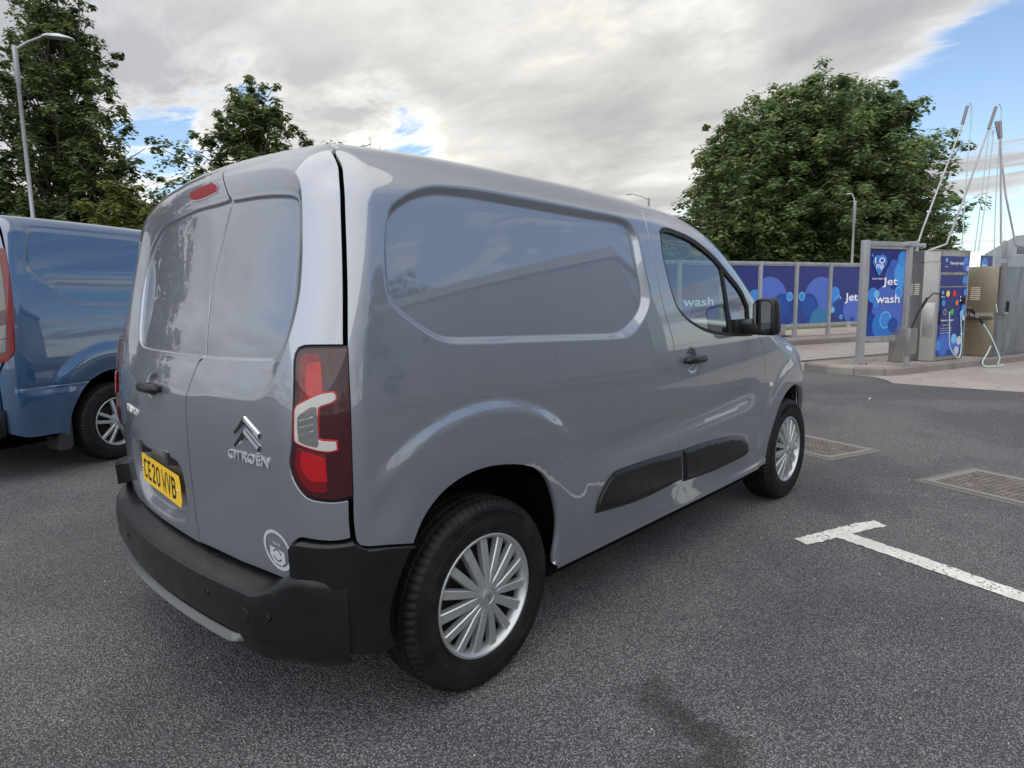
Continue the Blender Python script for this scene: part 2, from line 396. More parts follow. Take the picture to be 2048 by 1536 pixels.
#BODY-END
# outlines of the panels, measured on the van's skin (chart coordinates in metres)
TR = {
 'press_outer': ('side', [(-0.2795, 0.6386), (-0.2613, 0.6537), (-0.217, 0.6742), (-0.1529, 0.6964), (-0.0883, 0.7096), (-0.0188, 0.7131), (0.1129, 0.7143), (0.3125, 0.7072), (0.5443, 0.7014), (0.7578, 0.6969), (0.8997, 0.6938), (0.9812, 0.6846), (1.0166, 0.6625), (1.0378, 0.6272), (1.0482, 0.5484), (1.0616, 0.4825), (1.0725, 0.4194), (1.0551, 0.3738), (1.0115, 0.3281), (0.9434, 0.2835), (0.8876, 0.2591), (0.8356, 0.2497), (0.6244, 0.2542), (0.2365, 0.2677), (0.002, 0.2778), (-0.0944, 0.2844), (-0.133, 0.2916), (-0.1814, 0.3105), (-0.2483, 0.3523), (-0.29, 0.3841), (-0.3166, 0.4119), (-0.3259, 0.4403), (-0.3254, 0.4905), (-0.3165, 0.5507), (-0.3027, 0.601)]),
 'press_inner': ('side', [(-0.2725, 0.6164), (-0.2516, 0.6356), (-0.204, 0.6592), (-0.1422, 0.6776), (-0.0873, 0.6857), (-0.0319, 0.6891), (0.0956, 0.6853), (0.2937, 0.678), (0.5237, 0.6721), (0.7365, 0.6689), (0.9051, 0.6696), (0.9752, 0.6598), (1.0017, 0.6363), (1.0107, 0.5929), (1.0132, 0.5239), (1.0216, 0.4511), (1.0132, 0.4004), (0.9845, 0.3618), (0.9102, 0.3178), (0.8419, 0.2908), (0.7788, 0.2804), (0.6289, 0.2837), (0.2406, 0.296), (0.0057, 0.3046), (-0.1041, 0.3112), (-0.1481, 0.3227), (-0.1891, 0.3441), (-0.2443, 0.3795), (-0.2803, 0.4102), (-0.2954, 0.4391), (-0.2965, 0.4815), (-0.2874, 0.5506)]),
 'shut_rear': ('side', [(-0.3709, 0.813), (-0.3755, 0.7835), (-0.3807, 0.7549), (-0.3936, 0.7149), (-0.4053, 0.6625), (-0.4165, 0.6017), (-0.4271, 0.5373), (-0.4356, 0.4843), (-0.4609, 0.3134), (-0.4735, 0.133), (-0.48, -0.0176), (-0.4825, -0.1186), (-0.484, -0.1892), (-0.4826, -0.2265), (-0.4795, -0.2493)]),
 'quarter_bottom': ('side', [(-0.4777, -0.2552), (-0.4675, -0.2669), (-0.3911, -0.2765), (-0.3032, -0.2919)]),
 'arch_rear': ('side', [(-0.3027, -0.2919), (-0.2865, -0.2611), (-0.2638, -0.2261), (-0.2312, -0.1922), (-0.1851, -0.1602), (-0.1231, -0.1353), (-0.052, -0.1221), (0.0302, -0.1217), (0.1249, -0.1353), (0.193, -0.1539), (0.2359, -0.1732), (0.2812, -0.2059), (0.3145, -0.2477), (0.3437, -0.3088), (0.3599, -0.3695), (0.362, -0.4195), (0.3566, -0.4666), (0.3508, -0.5127)]),
 'door_rear': ('side', [(1.1845, 0.7613), (1.1444, 0.7024), (1.1232, 0.6476), (1.1302, 0.5616), (1.1441, 0.4608), (1.1716, 0.352), (1.2187, 0.2433), (1.2376, 0.1677), (1.2481, 0.0712), (1.2516, -0.0454), (1.2485, -0.188), (1.2614, -0.274), (1.2896, -0.3239), (1.2998, -0.4126), (1.2733, -0.4499), (1.2697, -0.4983), (1.2718, -0.524)]),
 'dwin': ('side', [(1.2268, 0.6531), (1.2817, 0.6734), (1.3698, 0.6719), (1.5369, 0.6483), (1.7236, 0.5884), (1.8631, 0.5217), (2.0176, 0.4383), (2.096, 0.3565), (2.0821, 0.2131), (1.8636, 0.2119), (1.645, 0.2327), (1.5142, 0.2588), (1.3762, 0.3073), (1.2957, 0.3584), (1.2605, 0.4111), (1.2337, 0.4858), (1.2164, 0.5715)]),
 'door_front': ('side', [(2.2, 0.2021), (2.2689, 0.1214), (2.2867, -0.0501), (2.2826, -0.2288), (2.2677, -0.3722), (2.2528, -0.493), (2.2525, -0.5269)]),
 'split': ('rear', [(0.1813, 0.8289), (0.2305, 0.7778), (0.2808, 0.7339), (0.338, 0.6733), (0.356, 0.6592), (0.3157, 0.5798), (0.2757, 0.4716), (0.2654, 0.4125), (0.2722, 0.3258), (0.283, 0.2388), (0.2893, 0.1718), (0.2688, 0.155), (0.2544, 0.1243), (0.2329, 0.0552), (0.2235, -0.0091), (0.2219, -0.0863), (0.2185, -0.1684), (0.2146, -0.2672), (0.212, -0.3632), (0.2082, -0.4514), (0.2126, -0.4656)]),
 'rdoor_bottom': ('rear', [(0.2214, -0.4647), (0.4676, -0.4337), (0.5585, -0.4166), (0.672, -0.3942), (0.6776, -0.376), (0.6856, -0.3096), (0.7037, -0.2875), (0.7212, -0.2765), (0.7594, -0.2781), (0.7935, -0.2803), (0.8267, -0.279), (0.8394, -0.2765)]),
 'ldoor_bottom': ('rear', [(-0.6224, -0.4007), (-0.5473, -0.4217), (-0.3523, -0.4505), (-0.1569, -0.4683), (0.0483, -0.4727), (0.2029, -0.4694)]),
 'rwin_i': ('rear', [(0.3625, 0.6597), (0.5042, 0.6285), (0.5983, 0.5999), (0.6699, 0.5706), (0.7014, 0.5523), (0.7157, 0.5369), (0.7181, 0.5073), (0.7185, 0.4568), (0.7158, 0.3916), (0.713, 0.3461), (0.7094, 0.2973), (0.6974, 0.2495), (0.6805, 0.1976), (0.6641, 0.163), (0.6519, 0.1502), (0.6329, 0.1466), (0.567, 0.15), (0.4372, 0.1577), (0.2919, 0.1652)]),
 'lwin_i': ('rear', [(0.3483, 0.6656), (0.0889, 0.6851), (-0.1015, 0.6754), (-0.3325, 0.6404), (-0.4328, 0.609), (-0.5131, 0.5592), (-0.56, 0.5119), (-0.5739, 0.4347), (-0.5619, 0.3731), (-0.4915, 0.265), (-0.4312, 0.1936), (-0.3814, 0.1755), (-0.3203, 0.172), (-0.0294, 0.1777), (0.2775, 0.1668)]),
 'rwin_o': ('rear', [(0.4538, 0.7209), (0.5667, 0.6864), (0.634, 0.6582), (0.6774, 0.6322), (0.7098, 0.6043), (0.7281, 0.5792), (0.7366, 0.5532), (0.7409, 0.5141), (0.7426, 0.4512), (0.7432, 0.3866), (0.7388, 0.3155), (0.7303, 0.2678), (0.7165, 0.2185), (0.6997, 0.1715), (0.6797, 0.1264), (0.6686, 0.1003), (0.6564, 0.0804), (0.6376, 0.0617), (0.615, 0.0492), (0.5874, 0.0429), (0.531, 0.0419), (0.4434, 0.0431)]),
 'plate_recess': ('rear', [(-0.4653, -0.1794), (-0.3861, -0.1825), (-0.1546, -0.1995), (0.0876, -0.2044), (0.1443, -0.2343), (0.1562, -0.3226), (0.1243, -0.4172), (0.0763, -0.4362), (-0.079, -0.4572), (-0.3272, -0.4401), (-0.4464, -0.3956), (-0.5013, -0.2947)]),
 'rub_q': ('side', [(0.5914, -0.3998), (0.6025, -0.3549), (0.645, -0.3092), (0.7038, -0.2737), (0.7695, -0.2669), (1.0077, -0.27), (1.268, -0.2802), (1.2911, -0.409), (0.9368, -0.4198)]),
 'rub_d': ('side', [(1.2825, -0.2821), (1.456, -0.2814), (1.6595, -0.2893), (1.864, -0.3073), (1.9734, -0.3323), (2.0393, -0.3725), (2.0627, -0.4173), (2.022, -0.4296), (1.707, -0.4344), (1.4969, -0.4303), (1.3124, -0.4229)]),
 'lamp': ('rear', [(0.729, 0.1396), (0.7318, 0.1551), (0.7388, 0.1654), (0.7496, 0.1696), (0.7951, 0.1689), (0.848, 0.1684), (0.8471, 0.0061), (0.8448, -0.0976), (0.8434, -0.1764), (0.8058, -0.1794), (0.7684, -0.1752), (0.7455, -0.1693), (0.7254, -0.1495), (0.7133, -0.1246), (0.7087, -0.1013), (0.7118, -0.0829), (0.7173, -0.0617), (0.7235, 0.0109), (0.727, 0.088)]),
 'lampC': ('rear', [(0.7269, 0.0289), (0.7311, 0.0367), (0.7642, 0.0542), (0.7921, 0.0635), (0.8119, 0.0652), (0.8162, 0.0599), (0.8159, 0.051), (0.8012, 0.0429), (0.785, 0.0383), (0.7773, 0.0311), (0.7746, -0.0353), (0.7816, -0.0433), (0.8135, -0.0477), (0.814, -0.0643), (0.7966, -0.067), (0.7695, -0.062), (0.7316, -0.0481), (0.7239, -0.0406)]),
 'lamp_up': ('rear', [(0.7427, 0.1443), (0.7945, 0.1427), (0.796, 0.0685), (0.7422, 0.0491)]),
 'lamp_lo': ('rear', [(0.7336, -0.0583), (0.794, -0.0694), (0.7934, -0.1309), (0.7429, -0.1249), (0.7327, -0.0996)]),
 'third': ('rear', [(-0.0692, 0.7385), (-0.0371, 0.7473), (0.0914, 0.7517), (0.1789, 0.7471), (0.2175, 0.7353), (0.2426, 0.7191), (0.2446, 0.7055), (0.1689, 0.7058), (0.0267, 0.7101), (-0.0256, 0.7183)]),
 'chev': ('rear', [(0.5581, 0.0013), (0.5152, -0.0414), (0.5167, -0.0552), (0.5592, -0.0237), (0.6118, -0.054), (0.6131, -0.0378), (0.5732, 0.0012)]),
 'chev2': ('rear', [(0.556, -0.0325), (0.5134, -0.0768), (0.5155, -0.0922), (0.559, -0.0573), (0.6087, -0.0883), (0.6102, -0.0719), (0.5736, -0.0319)]),
 'brandtext': ('rear', [(0.4759, -0.1286), (0.64, -0.1231), (0.4806, -0.1167), (0.6398, -0.1042)]),
 'sticker': ('rear', [(0.6043, -0.3264), (0.677, -0.3321), (0.6306, -0.2907), (0.6534, -0.3678), (0.642, -0.3306)]),
 'modeltext': ('rear', [(-0.4702, -0.0573), (-0.3299, -0.0831)]),
 'doorhandle': ('side', [(1.3035, 0.1439), (1.5423, 0.1162), (1.4073, 0.1679), (1.4203, 0.0704)]),
 'indicator': ('side', [(2.3841, -0.1046)]),
 'plate': ('rear', [(-0.3118, -0.2417), (0.1398, -0.2585), (0.0829, -0.3825), (-0.4293, -0.3526)]),
}

# ------------------------------------------------------------------ panel builder for the vans
def tr(k, closed=True, step=.012, corner=40): return smooth_line(TR[k][1], step, closed, corner)
def area(p): p = np.asarray(p); q = np.roll(p, -1, 0); return .5*np.sum(p[:, 0]*q[:, 1]-q[:, 0]*p[:, 1])
def inset(poly, g):
    """move a closed polygon inwards by g"""
    P = np.asarray(poly, float); s = 1 if area(P) > 0 else -1
    d = np.roll(P, -1, 0)-P; L = np.linalg.norm(d, axis=1)[:, None]+1e-12; d = d/L
    n = np.stack([-d[:, 1], d[:, 0]], 1)*s; m = n+np.roll(n, 1, 0); q = np.maximum((m*m).sum(1)/2, .35)
    return P+m/q[:, None]*g
def dedupe(P, eps=1e-3):
    P = [tuple(p) for p in P]; o = [P[0]]
    for p in P[1:]:
        if math.dist(p, o[-1]) > eps: o.append(p)
    if math.dist(o[0], o[-1]) < eps: o.pop()
    return np.array(o)
def surf(kind, uv, D=None, off=0.0):
    uv = np.asarray(uv, float); P = chart_pt(kind, uv); N = bodyN(P)
    d = np.full(len(P), float(off))
    if D is not None: d = d+D(uv, P)
    return P+N*d[:, None], N
def panel(name, kind, outline, mat, parent, D=None, holes=(), feats=(), rings=(), h=.03, thick=.03, g=.0025, off=0.0, label=None, extra=None, flange_out=True):
    out = dedupe(inset(dedupe(outline), g) if g else outline)
    hol = [dedupe(inset(q, -g) if g else q) for q in holes]
    pts = [tuple(p) for p in out]; edges = []; n0 = len(pts); edges += [(i, (i+1) % n0) for i in range(n0)]
    cons = [out]+hol
    for q in hol:
        k = len(pts); pts += [tuple(p) for p in q]; edges += [(k+i, k+(i+1) % len(q)) for i in range(len(q))]
    allseg = [(c, True) for c in cons]
    for q, cl in feats:
        q = dedupe(q) if cl else np.asarray(q); ins = inside(q, out)
        for qq in hol: ins &= ~inside(q, qq)
        ds = np.minimum.reduce([seg_dist(q, c) for c in cons]); ins &= ds > .004
        idx = {}
        for i, p in enumerate(q):
            if ins[i]: idx[i] = len(pts); pts.append(tuple(p))
        m = len(q)
        for i in range(m if cl else m-1):
            j = (i+1) % m
            if i in idx and j in idx: edges.append((idx[i], idx[j]))
        allseg.append((q, cl))
    soft = [q for q in rings]
    if extra is not None: soft.append(np.asarray(extra))
    lo = out.min(0); hi = out.max(0); gx = np.arange(lo[0], hi[0], h); gy = np.arange(lo[1], hi[1], h*.866)
    G = np.array([(x+(.5*h if j % 2 else 0), y) for j, y in enumerate(gy) for x in gx])
    for q in soft+[G]:
        if len(q) == 0: continue
        q = np.asarray(q); k = inside(q, out)
        for qq in hol: k &= ~inside(q, qq)
        q = q[k]
        mind = .45*h if q.shape[0] and q is not None and len(q) > 0 and soft and False else None
        md = np.full(len(q), 1e9)
        for c, cl in allseg: md = np.minimum(md, seg_dist(q, c, cl))
        lim = .004 if (k.shape[0] != len(G)) else .5*h
        q = q[md > lim]
        if k.shape[0] == len(G):
            for s_ in soft:
                s_ = np.asarray(s_)
                if len(s_) and len(q):
                    for i in range(0, len(s_), 400):
                        dd = ((q[:, None]-s_[None, i:i+400])**2).sum(2).min(1); q = q[dd > (.4*h)**2]
        pts += [tuple(p) for p in q]
    r = delaunay_2d_cdt([Vector(p) for p in pts], edges, [], 0, 1e-6)
    V = np.array([tuple(v) for v in r[0]]); T = np.array([t for t in r[2] if len(t) == 3])
    cen = V[T].mean(1); k = inside(cen, out)
    for qq in hol: k &= ~inside(cen, qq)
    T = T[k]; used = np.unique(T); re = -np.ones(len(V), int); re[used] = np.arange(len(used)); V = V[used]; T = re[T]
    P, N = surf(kind, V, D, off); e = .0006
    Pu, _ = surf(kind, V+[e, 0], D, off); Pv, _ = surf(kind, V+[0, e], D, off)
    nn = np.cross(Pu-P, Pv-P); nn /= np.linalg.norm(nn, axis=1)[:, None]+1e-15
    sg = np.sign((nn*N).sum(1)); sg[sg == 0] = 1; nn *= sg[:, None]
    a, b, c = P[T[:, 0]], P[T[:, 1]], P[T[:, 2]]
    fl = (np.cross(b-a, c-a)*N[T[:, 0]]).sum(1) < 0; T[fl] = T[fl][:, ::-1]
    faces = [tuple(t) for t in T]; verts = [tuple(p) for p in P]; norms = [tuple(q) for q in nn]
    # folded edge: boundary edges turned inwards
    cnt = {}
    for t in faces:
        for i in range(3): cnt[(t[i], t[(i+1) % 3])] = 1
    bd = [(i, j) for (i, j) in cnt if (j, i) not in cnt]
    if thick:
        for i, j in bd:
            t = P[j]-P[i]; o = np.cross(t, nn[i]); o /= np.linalg.norm(o)+1e-12
            k = len(verts); A, B = P[i], P[j]
            A1 = A-nn[i]*.0025+o*.0012; B1 = B-nn[j]*.0025+o*.0012
            A2 = A-nn[i]*thick-o*.002; B2 = B-nn[j]*thick-o*.002
            verts += [tuple(q) for q in (A, B, A1, B1, A2, B2)]
            n1 = nn[i]*.75+o*.66; n2 = o
            norms += [tuple(nn[i]), tuple(nn[j]), tuple(n1), tuple(n1), tuple(n2), tuple(n2)]
            faces += [(k+1, k, k+2, k+3), (k+3, k+2, k+4, k+5)]
    me = bpy.data.meshes.new(name); me.from_pydata(verts, [], faces); me.update()
    me.polygons.foreach_set('use_smooth', [True]*len(me.polygons))
    me.normals_split_custom_set_from_vertices(norms)
    return obj(name, me, mat, parent, label)
def polymesh(name, poly, z=0.0):
    P_ = dedupe(poly, 1e-3); n = len(P_); r = delaunay_2d_cdt([Vector(p) for p in P_], [(i, (i+1) % n) for i in range(n)], [], 0, 1e-6)
    V = np.array([tuple(v) for v in r[0]]); T = np.array([t for t in r[2] if len(t) == 3]); T = T[inside(V[T].mean(1), P_)]
    return mesh(name, [(x, y, z) for x, y in V], T)
def ringpts(poly, ds, step=1):
    o = []
    for d in ds:
        q = inset(poly, d); dd = seg_dist(q, poly); o += [tuple(p) for p, k in zip(q, dd) if k > abs(d)*.85]
    return o
def soft_ramp(t):
    a = .10; t = np.clip(t, 0, 1)
    f = lambda x: np.where(x < a, x*x/(2*a), x-a/2)
    L = 1-a; y = np.where(t < .5, f(t), L-f(1-t)); return y/L
# ------------------------------------------------------------------ the silver van
VAN = thing('panel_van', 'silver grey panel van with black rear bumper and yellow number plate, nearest the camera', 'van')
PO = tr('press_outer'); PI_ = tr('press_inner')
def D_side(uv, P):
    x, z = P[:, 0], P[:, 2]; d = np.zeros(len(x))
    near = (x > -.5) & (x < 1.3) & (z > 1.0)
    if near.any():
        q = uv[near]; do = sdf(q, PO); di = -sdf(q, PI_)
        t = np.where(di <= 0, 1.0, np.where(do <= 0, 0.0, do/(do+np.maximum(di, 1e-9))))
        e = -.027*soft_ramp(t); e -= .0
        d[near] += e
    # flared rear arch: raised field round the wheel with a firm upper shoulder
    r = np.hypot((x-.015)*1.02, (z-.33)); ang = np.arctan2(z-.33, x-.015)
    R1 = .675
    f = sstep(R1, R1-.05, r)*sstep(.70, 1.15, ang)*sstep(2.42, 2.02, ang)
    d += .008*f*sstep(.40, .60, r)+.004*f+.009*sstep(.60, .47, r)*sstep(-.1, .5, ang)*sstep(3.2, 2.7, ang)*(1-.6*f)
    # front arch the same, smaller
    r2 = np.hypot((x-2.79), (z-.34)); a2 = np.arctan2(z-.34, x-2.79)
    d += .010*sstep(.60, .50, r2)*sstep(.0, .7, a2)*sstep(3.14, 2.5, a2)
    # shoulder over the rub strips
    win = sstep(.42, .75, x)*sstep(2.24, 2.0, x)
    zz_ = z-.05*(x-1.0); d += .007*sstep(.70, .62, zz_)*sstep(.36, .48, z)*win-.008*np.exp(-((zz_-.735)/.05)**2)*win
    d += .004*sstep(.345, .335, z)*(x > .3)
    # soft shoulder line along the waist
    # hollow behind the door handle
    hr = np.hypot((x-1.395)/.062, (z-1.025)/.058); d -= .020*sstep(1.0, .55, hr)
    return d
shut = [tuple(p) for p in TR['shut_rear'][1]]
seamP = chart_pt('top', [(-.350-.045*(1-(y/.68)**2), y) for y in np.linspace(-.665, -.45, 8)])
seam_side = [tuple(p) for p in chart_uv('side', seamP)]
seam_side = [p for p in seam_side if p[1] < .995]
vtop = 1.0
WSE = [(1.70, .50), (1.76, .60), (1.86, .665), (2.05, .705), (2.3, .735), (2.55, .745), (2.70, .74)]
ws_side = [tuple(p) for p in chart_uv('side', chart_pt('top', [(x, -y) for x, y in WSE]))]
frame_line = [(1.169, .756), (1.30, .757), (1.45, .742), (1.6, .712), (1.76, .655), (1.93, .568), (2.08, .47), (2.175, .38), (2.21, .31), (2.20, .2021)]
dr = [tuple(p) for p in TR['door_rear'][1]]
arch = [tuple(p) for p in TR['arch_rear'][1]]; qb = [tuple(p) for p in TR['quarter_bottom'][1]]
cowl = [(2.23, .27), (2.40, .30), (2.55, .305)]
ws_end = ws_side[-1]
def sline(p, closed=False, step=.012, corner=40): return [tuple(q) for q in smooth_line(p, step, closed, corner)]
topline = [(x, vtop) for x in np.arange(-.37, 1.66, .03)]
side_outline = (topline+sline(ws_side)+sline([ws_end, (2.55, .33), (2.40, .318), (2.235, .30)])+sline(frame_line[::-1][1:], corner=70)
                + sline(dr, corner=60)+sline([(1.26, -.527), (.9, -.527), (.5, -.528), (.385, -.529)])
                + sline(arch[::-1], corner=50)+sline(qb[::-1], corner=60)+sline(shut[::-1]+seam_side, corner=60))
side_outline = dedupe(side_outline, .003)
press_rings = ringpts(PO, (.003, -.004, .008))+ringpts(PI_, (-.003, .004, .009, -.008))
flr = [(r_*math.cos(a)+.015, r_*math.sin(a)+.33) for r_ in (.675, .66, .645, .63, .615, .69, .56, .50) for a in np.linspace(.1, 3.04, 90)]
flr = [tuple(p) for p in chart_uv('side', [(x, -.9, z) for x, z in flr])]
shl = [tuple(p) for p in chart_uv('side', [(x, -.9, z+.02*(x-1)) for x in np.arange(.35, 1.3, .02) for z in (.66, .69, .72, .75, .77)])]
panel('side_panel', 'side', side_outline, PAINT, VAN, D_side, feats=[(PO, True), (PI_, True)], extra=press_rings+flr+shl, h=.020, g=.003)
# front door
DW = tr('dwin')
DWb = inset(DW, -.0)
door_outline = dedupe(sline(dr, corner=60)+sline([(1.285, -.5269), (1.7, -.5269), (2.25, -.5269)])+sline([tuple(p) for p in TR['door_front'][1][::-1]])
                      + sline(frame_line[::-1][1:], corner=70), .003)
def D_door(uv, P):
    return D_side(uv, P)
hr = [(1.395+.062*k*math.cos(a), 1.025+.058*k*math.sin(a)) for k in (1, .85, .7, .5, .25) for a in np.linspace(0, 6.28, 28)]
hr = [tuple(p) for p in chart_uv('side', [(x, -.9, z) for x, z in hr])]
panel('door', 'side', door_outline, PAINT, VAN, D_door, holes=[DW], extra=hr+[tuple(p) for p in chart_uv('side', [(x, -.9, z+.02*(x-1)) for x in np.arange(1.3, 2.2, .02) for z in (.66, .69, .72, .75, .77)])], h=.022, g=.003)
DOOR = VAN.children[-1]
# door glass, its black surround and the quarter-light bar
def strip(name, kind, polyA, polyB, mat, parent, offA, offB):
    """band between two closed uv polygons with equal counts"""
    A, N = surf(kind, polyA, None, offA); B, N2 = surf(kind, polyB, None, offB); n = len(A)
    b = bmesh.new(); va = [b.verts.new(p) for p in A]; vb = [b.verts.new(p) for p in B]; vc = [b.verts.new(p-q*.012) for p, q in zip(B, N2)]
    for i in range(n):
        j = (i+1) % n; b.faces.new((va[i], va[j], vb[j], vb[i])); b.faces.new((vb[i], vb[j], vc[j], vc[i]))
    bmesh.ops.recalc_face_normals(b, faces=b.faces); return obj(name, b, mat, parent)
strip('window_seal', 'side', inset(DW, -.001), inset(DW, .016), SEAL, DOOR, -.004, -.006)
panel('window_glass', 'side', inset(DW, .010), GLASS, DOOR, None, h=.05, thick=0, g=0, off=-.014)
bar = np.array([(1.845, .20), (1.868, .20), (1.826, .56), (1.806, .57)])
panel('window_bar', 'side', smooth_line(bar, .02, True, 30), SEAL, DOOR, None, h=.05, thick=.02, g=0, off=-.006)
# fender, nose, bonnet
arcf = [(2.79+.425*math.cos(a), .335+.415*math.sin(a)) for a in np.linspace(-.08, math.pi+.06, 50)]
arcf = [tuple(p) for p in chart_uv('side', [(x, -.89, z) for x, z in arcf])]
BON = [(2.72, .74), (2.85, .735), (3.0, .715), (3.15, .67), (3.27, .60), (3.33, .50)]
bon_side = [tuple(p) for p in chart_uv('side', chart_pt('top', [(x, -y) for x, y in BON[:5]]))]
fend = dedupe(sline([tuple(p) for p in TR['door_front'][1][::-1]])+sline([(2.20, .2021), (2.235, .285), (2.40, .305), (2.55, .318), ws_end])
              + sline(bon_side)+sline([bon_side[-1], (3.29, .02), (3.275, -.15), (3.26, -.35), (3.23, -.50)])+arcf+sline([arcf[-1], (2.36, -.527), (2.2525, -.527)]), .003)
panel('fender', 'side', fend, PAINT, VAN, D_side, h=.03, g=.003)
bon_top = dedupe([(x, -y) for x, y in smooth_line([(2.66, .70)]+BON, .02, False)]+[(x, y) for x, y in smooth_line([(2.66, .70)]+BON, .02, False)][::-1]
                 + [(2.70, y) for y in np.linspace(.68, -.68, 20)], .004)
panel('bonnet', 'top', bon_top, PAINT, VAN, None, h=.05, g=.002)
nb = np.array([(x, y) for x, y in chart_uv('nose', chart_pt('top', [(x, -y) for x, y in BON[3:]]))])
nose = [(-a, b) for a, b in nb]+[(a, b) for a, b in nb[::-1]]
sp = chart_uv('nose', chart_pt('side', [(3.29, .02), (3.275, -.15), (3.26, -.35), (3.23, -.50)]))
nose = [tuple(p) for p in sp[::-1]]+[tuple(p) for p in nb]+[(-a, b) for a, b in nb[::-1]]+[(-a, b) for a, b in sp]
panel('nose_panel', 'nose', dedupe(smooth_line(nose, .03), .004), PAINT, VAN, None, h=.06, g=0)
# roof
rt = chart_pt('side', [(x, vtop) for x in np.linspace(-.37, 1.68, 40)])
roofo = [(p[0], p[1]) for p in rt]+[(1.70, y) for y in np.linspace(-.42, .42, 12)]+[(p[0], -p[1]) for p in rt[::-1]]+[(-.352-.045*(1-(y/.68)**2), y) for y in np.linspace(.42, -.42, 14)]
panel('roof', 'top', dedupe(roofo, .004), PAINT, VAN, None, h=.07, g=.001)
ws = [(x, -y) for x, y in smooth_line(WSE, .03, False)]+[(2.70, y) for y in np.linspace(-.70, .70, 20)]+[(x, y) for x, y in smooth_line(WSE, .03, False)][::-1]+[(1.70, y) for y in np.linspace(.46, -.46, 12)]
panel('windscreen', 'top', dedupe(ws, .004), GLASS, VAN, None, h=.08, thick=0, g=.004, off=-.003)
# far side, the same outline
ls = dedupe(topline+sline(ws_side)+bon_side+sline([bon_side[-1], (3.29, .02), (3.275, -.15), (3.26, -.35), (3.23, -.50)])+arcf+[(1.3, -.527), (.4, -.529)]+sline(arch[::-1], corner=50)+sline(qb[::-1])+sline(shut[::-1]+seam_side), .003)
panel('far_side_panel', 'left', ls, PAINT, VAN, None, holes=[DW], h=.06, g=.003)
panel('far_window_glass', 'left', inset(DW, .010), GLASS, VAN, None, h=.08, thick=0, g=0, off=-.014)
# ---- rear doors
SP = sline(TR['split'][1], corner=60)
r_shut = chart_uv('rear', chart_pt('side', [(u+.0, v) for u, v in smooth_line(shut, .015, False)]))
r_seam = chart_uv('rear', chart_pt('top', [(-.350-.045*(1-(y/.68)**2), y) for y in np.linspace(.66, -.66, 60)]))   # left to right
split_top = SP[0]
lampN = [(.848, .1734), (.7951, .1740), (.7476, .1746), (.735, .170), (.7270, .1565), (.7235, .14), (.722, .088), (.7185, .011), (.712, -.06), (.7067, -.083),
         (.7037, -.1013), (.7083, -.127), (.7215, -.153), (.743, -.1745), (.7675, -.1805), (.8058, -.1847), (.843, -.182)]
rb = [tuple(p) for p in TR['rdoor_bottom'][1]]
lb = [tuple(p) for p in TR['ldoor_bottom'][1]]
seamR = [tuple(p) for p in r_seam if p[0] > split_top[0]+.04]; seamL = [tuple(p) for p in r_seam if p[0] < split_top[0]+.02]
vs = float(np.interp(split_top[0], r_seam[:, 0], r_seam[:, 1])); topR = (split_top[0]+.03, vs)
su = [tuple(p) for p in r_shut if p[1] > .18]; sd_ = [tuple(p) for p in r_shut if p[1] < -.187 and p[1] > -.272]
def sh(pts, d): return [(a-d, b) for a, b in pts]
rd_out = dedupe([topR]+seamR+sh(su, .006)+sline([(su[-1][0]-.006, .1734)]+lampN[1:-1]+[(sd_[0][0]-.006, -.183)], corner=70)+sh(sd_, .006)+sline(rb[::-1], corner=50)+SP[::-1], .003)
mir = lambda pts: [(-a, b) for a, b in pts]
ld_out = dedupe([topR]+SP+sline(lb[::-1])+mir(sline(rb[3:], corner=50))+mir(sh(sd_, .006)[::-1])+mir(sline([(su[-1][0]-.006, .1734)]+lampN[1:-1]+[(sd_[0][0]-.006, -.183)], corner=70)[::-1])
                + mir(sh(su, .006)[::-1])+seamL, .003)
RI = np.array(sline(TR['rwin_i'][1])); LI = np.array(sline(TR['lwin_i'][1]))
WIN_IN = np.array(dedupe(sline(TR['lwin_i'][1][::-1])[:-1]+sline(TR['rwin_i'][1][::-1])[::-1][0:0], .003)) if False else None
inner = dedupe(sline([(.3625, .6597)]+TR['rwin_i'][1][1:])+sline([(.2775, .1668)]+TR['lwin_i'][1][::-1][1:], corner=60), .003)
outer = dedupe(sline([(.2453, .760), (.35, .744), (.4538, .7209)]+TR['rwin_o'][1][1:]+[(.36, .043), (.223, .030)]
               + [(-.094, .036), (-.23, .042), (-.34, .047), (-.42, .057), (-.455, .08), (-.475, .115), (-.50, .16), (-.54, .215), (-.59, .28), (-.635, .36), (-.655, .44), (-.652, .51), (-.63, .575), (-.60, .625), (-.545, .675), (-.45, .716), (-.345, .742), (-.20, .762), (-.0587, .774), (.1, .770)]), .003)
PR = np.array(sline(TR['plate_recess'][1], closed=True, corner=60))
def D_rear(uv, P):
    do = sdf(uv, outer); di = -sdf(uv, inner)
    t = np.where(di <= 0, 1.0, np.where(do <= 0, 0.0, do/(do+np.maximum(di, 1e-9))))
    d = -.020*soft_ramp(t)-.011*sstep(.0, .011, -di)
    dp = sdf(uv, PR); d -= .030*sstep(0, .05, dp)
    hr = np.hypot((uv[:, 0]+.105)/.075, (uv[:, 1]-.048)/.052) ; d -= .020*sstep(1, .5, hr)
    return d
ex = ringpts(outer, (.004, -.004, .012))+ringpts(inner, (-.003, -.009, .003, .006, .010, .014))+ringpts(PR, (.006, .015, .025, .035, .045))+[(-.105+.075*k*math.cos(a), .048+.052*k*math.sin(a)) for k in (1, .85, .7, .5, .25) for a in np.linspace(0, 6.28, 28)]
RD = panel('rear_door', 'rear', rd_out, PAINT, VAN, D_rear, feats=[(outer, True), (inner, True)], extra=ex, h=.026, g=.0055)
